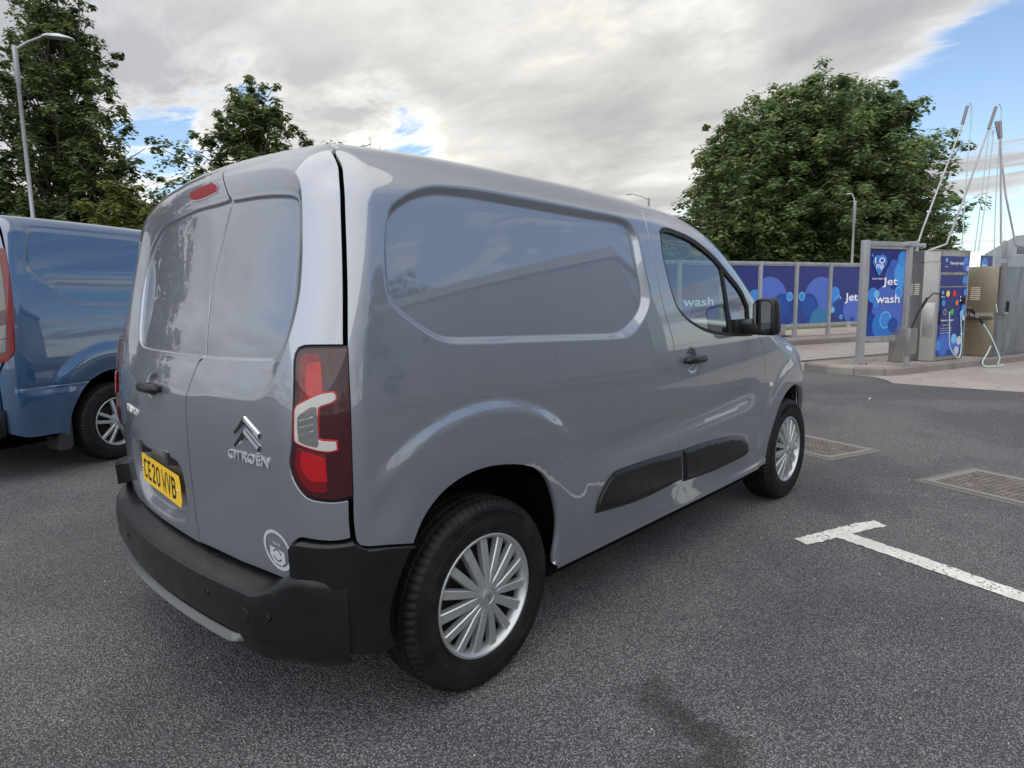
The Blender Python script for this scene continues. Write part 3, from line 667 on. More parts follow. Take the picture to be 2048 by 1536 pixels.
LD = panel('rear_door', 'rear', ld_out, PAINT, VAN, D_rear, feats=[(outer, True), (inner, True), (PR, True)], extra=ex, h=.026, g=.0055)
_sp = smooth_line(TR['split'][1], .012, False, 60); _n = np.gradient(_sp, axis=0); _n /= np.linalg.norm(_n, axis=1)[:, None]; _n = np.stack([_n[:, 1], -_n[:, 0]], 1)
_A, _ = surf('rear', _sp+_n*.006, D_rear, -.0025); _B, _ = surf('rear', _sp-_n*.006, D_rear, -.0025); _m = len(_A)
obj('door_seal', mesh('s', list(_A)+list(_B), [(i, i+1, _m+i+1, _m+i) for i in range(_m-1)]), SEAL, RD)
# ---- black inner shell (what shows through the gaps)
def shell(name, xs, inn, zlo, mat, parent, wmax=None):
    V = []; F = []; n = 0
    for x in xs:
        zt = float(Z_T(x))-inn
        prof = []
        for z in np.linspace(zlo, zt, 14):
            y = float(W_X(x)-TUM(z))-inn
            if wmax and z < .86: y = min(y, wmax)
            k = (z-(zt-.14))/.14
            if k > 0: y -= .14*(1-math.sqrt(max(0, 1-k*k)))
            prof.append((x, -y, z))
        ring = prof+[(x, -yy, z) for _, yy, z in [(a, b, c) for a, b, c in prof][::-1]]
        n = len(ring); V += ring
    for i in range(len(xs)-1):
        for k in range(n):
            a = i*n+k; b = i*n+(k+1) % n; F.append((a, b, b+n, a+n))
    F.append(tuple(range(n))[::-1]); F.append(tuple(range((len(xs)-1)*n, len(xs)*n)))
    return obj(name, mesh(name, V, F), mat, parent)
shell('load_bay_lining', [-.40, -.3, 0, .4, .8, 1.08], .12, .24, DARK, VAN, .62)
def skin_grid(name, kind, us_, vs_, off, mat, parent):
    G_ = np.array([(u, v) for u in us_ for v in vs_]); P, _ = surf(kind, G_, None, off); m_ = len(vs_)
    return obj(name, mesh(name, P, [(i*m_+k, (i+1)*m_+k, (i+1)*m_+k+1, i*m_+k+1) for i in range(len(us_)-1) for k in range(m_-1)], True), mat, parent)
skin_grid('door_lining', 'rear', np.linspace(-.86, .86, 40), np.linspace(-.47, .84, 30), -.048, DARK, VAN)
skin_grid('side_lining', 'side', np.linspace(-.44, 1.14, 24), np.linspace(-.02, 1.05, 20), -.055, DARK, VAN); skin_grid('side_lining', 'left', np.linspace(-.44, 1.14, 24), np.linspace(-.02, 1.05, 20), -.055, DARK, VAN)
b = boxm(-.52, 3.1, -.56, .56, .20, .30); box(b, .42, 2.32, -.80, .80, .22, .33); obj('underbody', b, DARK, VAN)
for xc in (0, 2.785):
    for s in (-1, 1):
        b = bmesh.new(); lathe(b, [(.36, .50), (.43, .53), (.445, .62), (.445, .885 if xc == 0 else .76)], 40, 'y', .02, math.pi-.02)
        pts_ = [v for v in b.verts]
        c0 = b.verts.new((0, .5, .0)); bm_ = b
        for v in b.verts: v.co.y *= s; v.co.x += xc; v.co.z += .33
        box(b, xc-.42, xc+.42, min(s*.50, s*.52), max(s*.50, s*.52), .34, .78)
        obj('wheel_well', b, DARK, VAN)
# ------------------------------------------------------------------ details of the silver van
def rz(u, z):
    """rear chart coordinates of the skin point at azimuth u and height z"""
    v = 0.0
    for _ in range(6):
        P = chart_pt('rear', [(u, v)])[0]; v = .9*math.atan2(z-1.0, math.hypot(P[0]-.15, P[1]))
    return (u, v)
def frame(kind, uv, off=0.0, upright=False):
    """matrix at a skin point: x to the viewer's right along the skin, y outwards, z up"""
    P, N = surf(kind, [uv], None, off); n = Vector(N[0]); 
    if upright: n.z = 0; n.normalize()
    xr_ = Vector((0, 0, 1)).cross(n).normalized()*1.0; z = n.cross(xr_)
    z = xr_.cross(n)*-1
    z = n.cross(xr_)
    if z.z < 0: z = -z
    M_ = Matrix((xr_, n, z)).transposed().to_4x4(); M_.translation = Vector(P[0]); return M_
def text_mesh(txt, size=1.0, extrude=.0, offset=.0, align='LEFT', spacing=1.0):
    cu = bpy.data.curves.new('t', 'FONT'); cu.body = txt; cu.size = size; cu.extrude = extrude; cu.offset = offset; cu.align_x = align; cu.resolution_u = 3; cu.space_character = spacing
    o = bpy.data.objects.new('t', cu); C.objects.link(o); dg = bpy.context.evaluated_depsgraph_get(); dg.update()
    me = bpy.data.meshes.new_from_object(o.evaluated_get(dg)); bpy.data.objects.remove(o); bpy.data.curves.remove(cu); return me
def text_width(me): xs = [v.co.x for v in me.vertices]; return min(xs), max(xs), min(v.co.y for v in me.vertices), max(v.co.y for v in me.vertices)
def text_box(txt, w_, h_, depth, offset=0, spacing=1.0):
    """text mesh fitted in a w x h box at the origin; depth along +z"""
    me = text_mesh(txt, 1.0, .5, offset, 'LEFT', spacing); x0, x1, y0, y1 = text_width(me)
    for v in me.vertices: v.co = ((v.co.x-x0)/(x1-x0)*w_, (v.co.y-y0)/(y1-y0)*h_, (v.co.z+.5)*depth)
    return me
def xform(me, M_): me.transform(M_); me.update(); return me
# ---- bumper
def bw(u): return float(sstep(.595, .72, np.array(u))) if u > 0 else float(sstep(.66, .80, np.array(-u)))
def bumper(name, secC, secK, us, mat, uc=.575, uk=.70, smooth=True):
    V = []; n = len(secC)
    base = chart_pt('rear', [rz(u, .47) for u in us]); N = bodyN(base); N[:, 2] = 0; N /= np.linalg.norm(N, axis=1)[:, None]
    for u, P, nn in zip(us, base, N):
        w_ = bw(u)
        for (d0, z0), (d1, z1) in zip(secC, secK):
            d = d0*(1-w_)+(d1+(.030 if u < 0 and d1 > 0 else 0))*w_; z = z0*(1-w_)+z1*w_
            V.append((P[0]+nn[0]*d, P[1]+nn[1]*d, z))
    F = [(i*n+k, (i+1)*n+k, (i+1)*n+k+1, i*n+k+1) for i in range(len(us)-1) for k in range(n-1)]
    o = obj(name, mesh(name, V, F), mat, VAN); smooth_angle(o, 19); return o
secC = [(-.05, .522), (-.01, .515), (.02, .505), (.061, .4885), (.0625, .4875), (.071, .479), (.0755, .458), (.077, .44), (.076, .40), (.073, .36), (.070, .348), (.062, .343), (.060, .335), (.058, .305), (.04, .278), (-.04, .262)]
secK = [(-.05, .552), (-.01, .552), (.014, .551), (.022, .548), (.026, .540), (.029, .525), (.031, .50), (.033, .47), (.034, .42), (.034, .37), (.033, .355), (.032, .345), (.031, .335), (.026, .305), (.010, .285), (-.04, .275)]
us = np.concatenate([np.linspace(-.822, -.55, 26), np.linspace(-.53, .53, 40), np.linspace(.55, .822, 26)])
BUMP = bumper('bumper', secC, secK, us, PLASTIC)
us2 = np.linspace(-.70, .60, 64)
TRIM = principled('bumper_trim_satin', (.10, .105, .11), .22, .3)
def taper(us_, V0): return V0
V = []; base = chart_pt('rear', [rz(u, .47) for u in us2]); N = bodyN(base); N[:, 2] = 0; N /= np.linalg.norm(N, axis=1)[:, None]
sec = [(.062, .334), (.066, .334), (.080, .312), (.077, .308), (.050, .302)]
for u, P, nn in zip(us2, base, N):
    t = float(sstep(.60, .50, np.array(u))) if u > 0 else float(sstep(.70, .62, np.array(-u)))
    for d, z in sec: dd = .055+(d-.055)*t-.02*(1-t); V.append((P[0]+nn[0]*dd, P[1]+nn[1]*dd, .318+(z-.318)*(.35+.65*t)+.01*(1-t)))
n = len(sec)
o = obj('lower_trim', mesh('t', V, [(i*n+k, (i+1)*n+k, (i+1)*n+k+1, i*n+k+1) for i in range(len(us2)-1) for k in range(n-1)]), TRIM, VAN); smooth_angle(o, 60)
def P3(x, y, z): return tuple(chart_uv('rear', [(x, y, z)])[0])
blk = [rz(.698, .556), rz(.698, .640), rz(.705, .650), rz(.715, .655), rz(.76, .650), rz(.80, .648), rz(.84, .650)]
qbr = [tuple(chart_uv('rear', chart_pt('side', [(a, b-.006)]))[0]) for a, b in smooth_line(qb, .02, False, 60)[2:]]
low = [tuple(chart_uv('rear', chart_pt('side', [tuple(chart_uv('side', [(x, -.89, z)])[0])]))[0]) for x, z in ((-.325, .595), (-.355, .54), (-.385, .47), (-.40, .40), (-.395, .34), (-.375, .295), (-.45, .285), (-.498, .285))]
sm = [rz(.812, .36), rz(.808, .46), rz(.797, .515), rz(.775, .545), rz(.74, .556)]
blk_out = dedupe(smooth_line(blk+qbr+low+sm, .02, True, 35), .004)
for s in (1, -1):
    q = [(a*s, b) for a, b in blk_out]
    panel('bumper_corner', 'rear', q, PLASTIC, VAN, None, h=.03, g=0, off=.026 if s > 0 else .052, thick=.07 if s > 0 else .095)
# parking sensors and towing cap
for (u, z, r_, nm) in ((.648, .425, .011, 'parking_sensor'), (.40, .435, .011, 'parking_sensor'), (-.40, .435, .011, 'parking_sensor'), (.575, .415, .026, 'towing_cap')):
    P, N = surf('rear', [rz(u, .47)], None, 0); n_ = N[0]; n_[2] = 0; n_ /= np.linalg.norm(n_)
    w_ = bw(u); d = .0770*(1-w_)+.034*w_
    b = bmesh.new(); lathe(b, [(0, -.0008), (r_*.55, -.0008), (r_*.62, .0035), (r_*.80, .0035), (r_*.86, .0015), (r_, .0015), (r_*1.05, -.001)] if nm == 'parking_sensor' else [(0, .0015), (r_*.97, .0015), (r_, -.001)], 28, 'z')
    q = Vector((0, 0, 1)).rotation_difference(Vector(n_)).to_matrix().to_4x4(); q.translation = Vector((P[0][0]+n_[0]*d, P[0][1]+n_[1]*d, z))
    me = bpy.data.meshes.new(nm); b.to_mesh(me); b.free(); me.transform(q); o = obj(nm, me, PLASTIC if nm != 'parking_sensor' else SEAL, BUMP); smooth_angle(o, 40)
# ---- tail lamps
LP = smooth_line(TR['lamp'][1], .008, True, 70)
LC = smooth_line(TR['lampC'][1], .006, True, 75); LU = smooth_line(TR['lamp_up'][1], .02, True, 10); LL = smooth_line(TR['lamp_lo'][1], .012, True, 60)
red = np.array([p for p in inset(LP, .006)]); red = red[red[:, 0] < .782]; red = np.array(list(red)+[]) 
def lamp(s):
    f = lambda q: [(a*s, b) for a, b in q]; lo0 = .0 if s > 0 else .014
    base = panel('tail_light', 'rear', f(LP), LENS_DARK, VAN, None, h=.03, g=.001, off=.006+lo0, thick=.045)
    def sub(nm, poly, mat, off, th=.004, h=.02):
        return panel(nm, 'rear', f(dedupe(poly, .0015)), mat, base, None, h=h, g=0, off=off+lo0, thick=th)
    up = [(.738, .006), (.738, .13), (.742, .150), (.752, .157), (.783, .157), (.790, .082), (.789, .060), (.777, .050), (.750, .034)]
    lo_ = [(.728, -.060), (.722, -.083), (.720, -.102), (.726, -.125), (.738, -.145), (.752, -.158), (.778, -.163), (.789, -.160), (.790, -.078), (.760, -.068)]
    sub('red_lens', smooth_line(up, .01, True, 60), LENS_RED, .0068); sub('red_lens', smooth_line(lo_, .01, True, 60), LENS_RED, .0068)
    sub('bright_lens', smooth_line([(.756, .045), (.752, .095), (.757, .135), (.786, .138), (.789, .075), (.785, .064), (.770, .056)], .01, True, 50), LENS_BRIGHT, .0078)
    sub('bright_lens', smooth_line([(.737, -.068), (.733, -.10), (.742, -.122), (.755, -.134), (.790, -.138), (.789, -.085), (.765, -.075)], .01, True, 50), LENS_BRIGHT, .0078)
    sub('lens_edge', inset(LC, -.004), LENS_BRIGHT, .0080); sub('clear_lens', LC, LENS_WHITE, .0105, .006)
    core = [(.7325, .011), (.7325, -.043), (.745, -.050), (.771, -.057), (.776, -.052), (.7755, .034), (.764, .035), (.747, .024)]
    sub('reversing_lens', smooth_line(core, .01, True, 50), LENS_CLEAR, .0112, .001)
    for k in range(6):
        v0 = -.038+k*.0082; sub('lens_rib', [(.736, v0), (.7665, v0+.0085), (.7665, v0+.0105), (.736, v0+.002)], CHROME if k % 2 else LENS_RIB, .0118, .0008)
    # dark gasket round the lamp
    strip('lamp_gasket', 'rear', np.array(f(inset(LP, -.007))), np.array(f(inset(LP, .0005))), SEAL, base, -.004, .001)
for s in (1, -1): lamp(s)
# ---- high brake light
TH = smooth_line(TR['third'][1], .01, True, 60)
bl = panel('brake_light', 'rear', TH, LENS_BRAKE, LD, D_rear, h=.02, g=.002, off=.0015, thick=.01)
A_, _n = surf('rear', inset(TH, -.004), D_rear, .0012); B_, _n2 = surf('rear', inset(TH, .0015), D_rear, .0012); b = bmesh.new()
va = [b.verts.new(p) for p in A_]; vb = [b.verts.new(p) for p in B_]
for i in range(len(va)): j = (i+1) % len(va); b.faces.new((va[i], va[j], vb[j], vb[i]))
obj('lamp_surround', b, PAINT, bl)
# ---- badges
def ridge(poly, h0=.003, k=.75, hm=.0045):
    P_ = np.asarray(poly); return lambda uv, P: h0+np.minimum(np.maximum(sdf(uv, P_), 0)*k, hm)
chev_ctr = (.5665, -.0)
def chevron(cv):
    w2, h_, t_ = .058, .040, .027
    cu_ = .590
    return [(cu_, cv), (cu_+w2, cv-h_-.008), (cu_+w2, cv-h_-.008-t_), (cu_+w2-.006, cv-h_-.008-t_-.001), (cu_, cv-t_-.003), (cu_-w2+.006, cv-h_-t_+.002), (cu_-w2, cv-h_-t_+.004), (cu_-w2, cv-h_)]
c1 = [(a, b_) for a, b_ in TR['chev'][1]]
0 and print('chev', TR['chev'][1]); 0 and print('chev2', TR['chev2'][1]); 0 and print('brand', TR['brandtext'][1]); 0 and print('stk', TR['sticker'][1])
def chev_poly(tr_):
    top, l0, l1, mid, r1, r0, tr2 = tr_
    return [top, l0, l1, mid, r1, r0]
for nm in ('chev', 'chev2'):
    top, l0, l1, mid, r1, r0, _t = [np.array(q) for q in TR[nm][1]]
    mid = (l1+r1)/2*0+mid
    A_ = [l0, top, r0]; B_ = [l1, mid, r1]; rows = []
    def dens(L3): return [L3[0]*(1-t)+L3[1]*t for t in (0, .25, .5, .75)]+[L3[1]*(1-t)+L3[2]*t for t in (0, .25, .5, .75, 1)]
    A_ = dens(A_); B_ = dens(B_); n_ = len(A_)
    for f_, off in ((0, .0), (0.10, .005), (.45, .0085), (.88, .005), (1, 0)):
        q_ = [a_*(1-f_)+b_*f_ for a_, b_ in zip(A_, B_)]; rows.append(surf('rear', q_, D_rear, off)[0])
    V = [p for r_ in rows for p in r_]; F = [(i*n_+k, i*n_+k+1, (i+1)*n_+k+1, (i+1)*n_+k) for i in range(4) for k in range(n_-1)]
    o = obj('chevron_badge', mesh('c', V, F), CHROME, RD); o.data.materials.append(DCHROME)
    for k_, p_ in enumerate(o.data.polygons): p_.material_index = 1 if 1 <= k_//(n_-1) <= 2 else 0
def skin_text(me, kind, o_, ux, uy, off):
    """map a flat text mesh (x, y, z=depth) on to the skin from uv origin o_ with axis vectors"""
    n_ = len(me.vertices); A = np.array([v.co[:] for v in me.vertices])
    uv = np.array(o_)+A[:, :1]*np.array(ux)+A[:, 1:2]*np.array(uy)
    P, N = surf(kind, uv, D_rear if kind == 'rear' else None, 0); P = P+N*(off+A[:, 2:3])
    for v, p in zip(me.vertices, P): v.co = p
    me.update(); return me
bt = TR['brandtext'][1]
wv = np.array(bt[1])-np.array(bt[0]); hv = np.array(bt[2])-np.array(bt[0])
me = text_box('CITROËN', 1, 1, .003, .004, 1.12); skin_text(me, 'rear', bt[0], wv, (0, .034), .001); obj('brand_lettering', me, SATIN, RD)
mt = TR['modeltext'][1]
me = text_box('BERLINGO', 1, 1, .003, .004, 1.1); skin_text(me, 'rear', (-.475, -.085), (.17, -.010), (0, .028), .001); obj('model_lettering', me, SATIN, LD)
# ---- round sticker
st = TR['sticker'][1]; su_ = (st[0][0]+st[1][0])/2; sv_ = (st[2][1]+st[3][1])/2; rr_ = abs(st[1][0]-st[0][0])/2*1.02
0 and print('sticker', su_, sv_, rr_)
def disc(r0, r1, n=40, a0=0, a1=2*math.pi):
    b = bmesh.new(); lathe(b, [(r0, .0), (r1, .0)], n, 'z', a0, a1); me = bpy.data.meshes.new('d'); b.to_mesh(me); b.free(); return me
STK = skin_text(disc(.040, .048), 'rear', (su_, sv_), (1, 0), (0, 1), .0012); stk = obj('round_sticker', STK, STICKER, RD)
for (me, dx, dy) in ((disc(.0, .0385), 0, 0),):
    pass
def stk_part(me, dx, dy, off=.0014):
    for v in me.vertices: v.co.x += dx; v.co.y += dy
    obj('sticker_print', skin_text(me, 'rear', (su_, sv_), (1, 0), (0, 1), off), STICKER, stk)
stk_part(text_box('2019', .026, .009, .0002), -.013, .010)
b = bmesh.new(); lathe(b, [(.012, 0), (.015, 0)], 20, 'z', .3, 2.8); lathe(b, [(.012, 0), (.015, 0)], 20, 'z', 3.45, 5.95); me = bpy.data.meshes.new('q'); b.to_mesh(me); b.free()
obj('sticker_print', skin_text(me, 'rear', (su_, sv_-.014), (1, 0), (0, 1), .0016), SEAL, stk)
q = [(-.025, .002), (.025, .002), (.026, -.022), (.012, -.036), (-.012, -.036), (-.026, -.022)]
b = bmesh.new(); prism(b, q, 0, .0002); me = bpy.data.meshes.new('q'); b.to_mesh(me); b.free(); stk_part(me, 0, 0, .0013)
# ---- number plate
PLUV = (-.150, -.318)
MP = frame('rear', PLUV, -.010, True) @ Matrix.Rotation(R(2.5), 4, 'Z') @ Matrix(((1, 0, 0, 0), (0, 0, 1, 0), (0, 1, 0, 0), (0, 0, 0, 1)))
b = bmesh.new(); hx, hy, c_ = .26, .0555, .012
prism(b, [(-hx+.006, -hy), (hx-c_, -hy), (hx, -hy+.02), (hx, hy-.045), (hx-.012, hy-.006), (hx-.02, hy), (-hx+.006, hy), (-hx, hy-.006), (-hx, -hy+.006)], -.002, .0, None)
pl = bpy.data.meshes.new('number_plate'); b.to_mesh(pl); b.free()
def bend(me):
    for v in me.vertices: v.co.z -= .010*(v.co.x/.26)**2*(1 if v.co.x < 0 else .3)
b = bmesh.new(); b.from_mesh(pl); bmesh.ops.subdivide_edges(b, edges=b.edges, cuts=3, use_grid_fill=True); b.to_mesh(pl); b.free(); pl.transform(MP)
PL = obj('number_plate', pl, PLATE, VAN)
def ribbon(b, pts, w_, z, closed=False):
    P_ = [Vector((x, y)) for x, y in pts]; n_ = len(P_); Lh = []; Rh = []
    for i in range(n_):
        a = P_[i]-P_[i-1] if (i or closed) else P_[1]-P_[0]; c = P_[(i+1) % n_]-P_[i] if (i < n_-1 or closed) else P_[-1]-P_[-2]
        a.normalize(); c.normalize(); m = Vector((-(a.y+c.y), a.x+c.x))
        if m.length < 1e-6: m = Vector((-a.y, a.x))
        m.normalize(); k = 1/max(.45, m.dot(Vector((-c.y, c.x)))); Lh.append(P_[i]+m*w_/2*k); Rh.append(P_[i]-m*w_/2*k)
    for sgn in (0,):
        va = [b.verts.new((p.x, p.y, z)) for p in Lh]; vb = [b.verts.new((p.x, p.y, z)) for p in Rh]
    for i in range(n_ if closed else n_-1): j = (i+1) % n_; b.faces.new((va[i], vb[i], vb[j], va[j]))
def arc(cx_, cy_, rx, ry, a0, a1, n_=8): return [(cx_+rx*math.cos(R(a0+(a1-a0)*k/n_)), cy_+ry*math.sin(R(a0+(a1-a0)*k/n_))) for k in range(n_+1)]
GL = {'C': [arc(25, 61, 18, 11, 10, 180)+arc(25, 18, 18, 11, 180, 350)], 'E': [[(44, 72), (7, 72), (7, 7), (44, 7)], [(7, 41), (38, 41)]],
      '2': [arc(25, 58, 18, 14, 170, -10)+[(41, 48), (10, 16), (7, 7), (44, 7)]], '0': [arc(25, 58, 18, 14, 0, 180)+arc(25, 21, 18, 14, 180, 360)],
      'W': [[(0, 79), (11, 4), (25, 52), (39, 4), (50, 79)]], 'V': [[(4, 79), (25, 5), (46, 79)]],
      'B': [[(7, 0), (7, 72), (28, 72)]+arc(28, 57.5, 14, 14.5, 80, -90)+[(12, 43)], [(28, 43)]+arc(28, 25, 15, 18, 80, -90)+[(12, 7)]]}
GL['0c'] = True
x = -.2395
for ch in 'CE20 WVB':
    if ch == ' ': x += .033-.011; continue
    b = bmesh.new()
    for k, s_ in enumerate(GL[ch]): ribbon(b, [(p[0]/1000, p[1]/1000) for p in s_], .0100 if ch == 'W' else .0125, .0006+k*.00015, closed=(ch == '0'))
    if ch == 'B': ribbon(b, [(.007, .0), (.007, .079)], .0125, .0009)
    me = bpy.data.meshes.new('plate_character'); b.to_mesh(me); b.free()
    for v in me.vertices: v.co.x += x+.005; v.co.y -= .0395
    me.transform(MP); obj('plate_character', me, INK, PL); x += .061
for dx in (-.252, .225):
    b = bmesh.new(); lathe(b, [(0, .003), (.004, .0025), (.006, .0005)], 12, 'z'); me = bpy.data.meshes.new('screw'); b.to_mesh(me); b.free()
    for v in me.vertices: v.co.x += dx
    me.transform(MP); obj('screw', me, CHROME, PL)
# ---- lamp housing over the plate
MH = frame('rear', (-.145, -.205), -.022, True)
b = bmesh.new(); vs_ = box(b, -.165, .165, -.0, .022, -.004, .016, MH, .003); hs = obj('plate_lamp_housing', b, PAINT, LD); smooth_angle(hs, 40)
for x_ in (-.15, .15):
    b = bmesh.new(); q = [(-.045, .0), (.045, .0), (.016, .024), (-.016, .024)]
    for v in prism(b, q, -.032, .0135): v.co.x += x_
    for v in b.verts: v.co = MH @ v.co
    bmesh.ops.recalc_face_normals(b, faces=b.faces); obj('plate_lamp', b, GLOSSBLK, hs)
# ---- handles
def handle(kind, uv, L_, parent):
    Mh = frame(kind, uv, .0, True); b = bmesh.new(); n_ = 14
    rings = []
    for i in range(n_):
        t = i/(n_-1); x_ = (t-.5)*L_; e = math.sqrt(max(0, 1-(2*t-1)**8)); w_ = .004+.013*e; h_ = .006+.014*e; y0 = .028-.012*(2*t-1)**2
        rings.append([b.verts.new(Mh @ Vector((x_, y0+w_*math.cos(a), h_*math.sin(a)*(1 if math.sin(a) > 0 else .8)))) for a in np.linspace(0, 2*math.pi, 13)[:-1]])
    for A, B in zip(rings, rings[1:]):
        for k in range(12): b.faces.new((A[k], A[(k+1) % 12], B[(k+1) % 12], B[k]))
    b.faces.new(rings[0][::-1]); b.faces.new(rings[-1])
    for sx in (-1, 1): box(b, sx*(L_/2-.022)-.014, sx*(L_/2-.022)+.014, -.01, .022, -.010, .012, Mh, .003)
    bmesh.ops.recalc_face_normals(b, faces=b.faces); o = obj('door_handle', b, PLASTIC, parent); smooth_angle(o, 50)
dh = tuple(chart_uv('side', [(1.41, -.9, 1.022)])[0]); handle('side', dh, .20, DOOR); handle('rear', (-.085, .040), .19, LD)
# key barrel, side indicator
Mi = frame('side', tuple(chart_uv('side', [(2.385, -.9, .795)])[0]), 0)
b = bmesh.new(); lathe(b, [(0, .012), (.010, .010), (.020, .003), (.021, -.002)], 18, 'z')
for v in b.verts: v.co = Mi @ Vector((v.co.x*1.15, v.co.z, v.co.y*.8))
smooth_angle(obj('side_indicator', b, LENS_WHITE, VAN), 40)
# ---- rub strips
for nm, par in (('rub_q', VAN), ('rub_d', DOOR)):
    q = smooth_line(TR[nm][1], .012, True, 45)
    panel('rub_strip', 'side', q, PLASTIC, par, (lambda qq: (lambda uv, P: D_side(uv, P)+.004+.010*sstep(0, .018, sdf(uv, qq))))(q), h=.018, g=.002, thick=.012, extra=ringpts(q, (.004, .009, .014)))
# sill strip under the doors
V = []; xs_ = np.linspace(.37, 2.27, 30); base = chart_pt('side', [(x_, -.545) for x_ in xs_]); sec = [(-.01, .0), (.006, .0), (.009, -.006), (.006, -.018), (-.02, -.03)]
for P in base:
    for d, z in sec: V.append((P[0], P[1]-d, .322+z))
n = len(sec); smooth_angle(obj('sill', mesh('sill', V, [(i*n+k, (i+1)*n+k, (i+1)*n+k+1, i*n+k+1) for i in range(len(xs_)-1) for k in range(n-1)]), PAINT, VAN), 50)
# ---- mirror
b = bmesh.new(); box(b, -.05, .05, -.066, .066, -.100, .100, None, 0); bmesh.ops.bevel(b, geom=list(b.edges), offset=.036, segments=6, affect='EDGES', profile=.55)
for v in b.verts:
    v.co.y *= 1-.12*(v.co.z/.105); v.co.x *= 1-.25*abs(v.co.y/.066)**2 if v.co.x > 0 else 1
Mm = Matrix.Translation((2.03, -1.005, 1.212)) @ Matrix.Rotation(R(-8), 4, 'Z')
for v in b.verts: v.co = Mm @ v.co
MIR = obj('door_mirror', b, PLASTIC, DOOR); smooth_angle(MIR, 40)
def rrect(w_, h_, r_, n_=6):
    o = []
    for cx_, cy_, a0 in ((w_-r_, h_-r_, 0), (-w_+r_, h_-r_, 90), (-w_+r_, -h_+r_, 180), (w_-r_, -h_+r_, 270)):
        o += [(cx_+r_*math.cos(R(a0+90*k/n_)), cy_+r_*math.sin(R(a0+90*k/n_))) for k in range(n_+1)]
    return o
b = bmesh.new(); prism(b, rrect(.050, .082, .026), -.002, .002, Mm @ Matrix.Translation((-.0515, 0, 0)) @ Matrix.Rotation(R(90), 4, 'Y') @ Matrix.Rotation(R(90), 4, 'Z') @ Matrix.Rotation(R(0), 4, 'X'))
obj('mirror_glass', b, MIRROR, MIR)
b = bmesh.new(); prism(b, rrect(.056, .089, .030), -.001, .001, Mm @ Matrix.Translation((-.0505, 0, 0)) @ Matrix.Rotation(R(90), 4, 'Y') @ Matrix.Rotation(R(90), 4, 'Z'))
obj('mirror_bezel', b, GLOSSBLK, MIR)
b = bmesh.new(); box(b, 1.975, 2.09, -.98, -.865, 1.115, 1.175, None, .015); box(b, 1.90, 2.12, -.895, -.855, 1.10, 1.20, None, .01); smooth_angle(obj('mirror_arm', b, PLASTIC, MIR), 40)
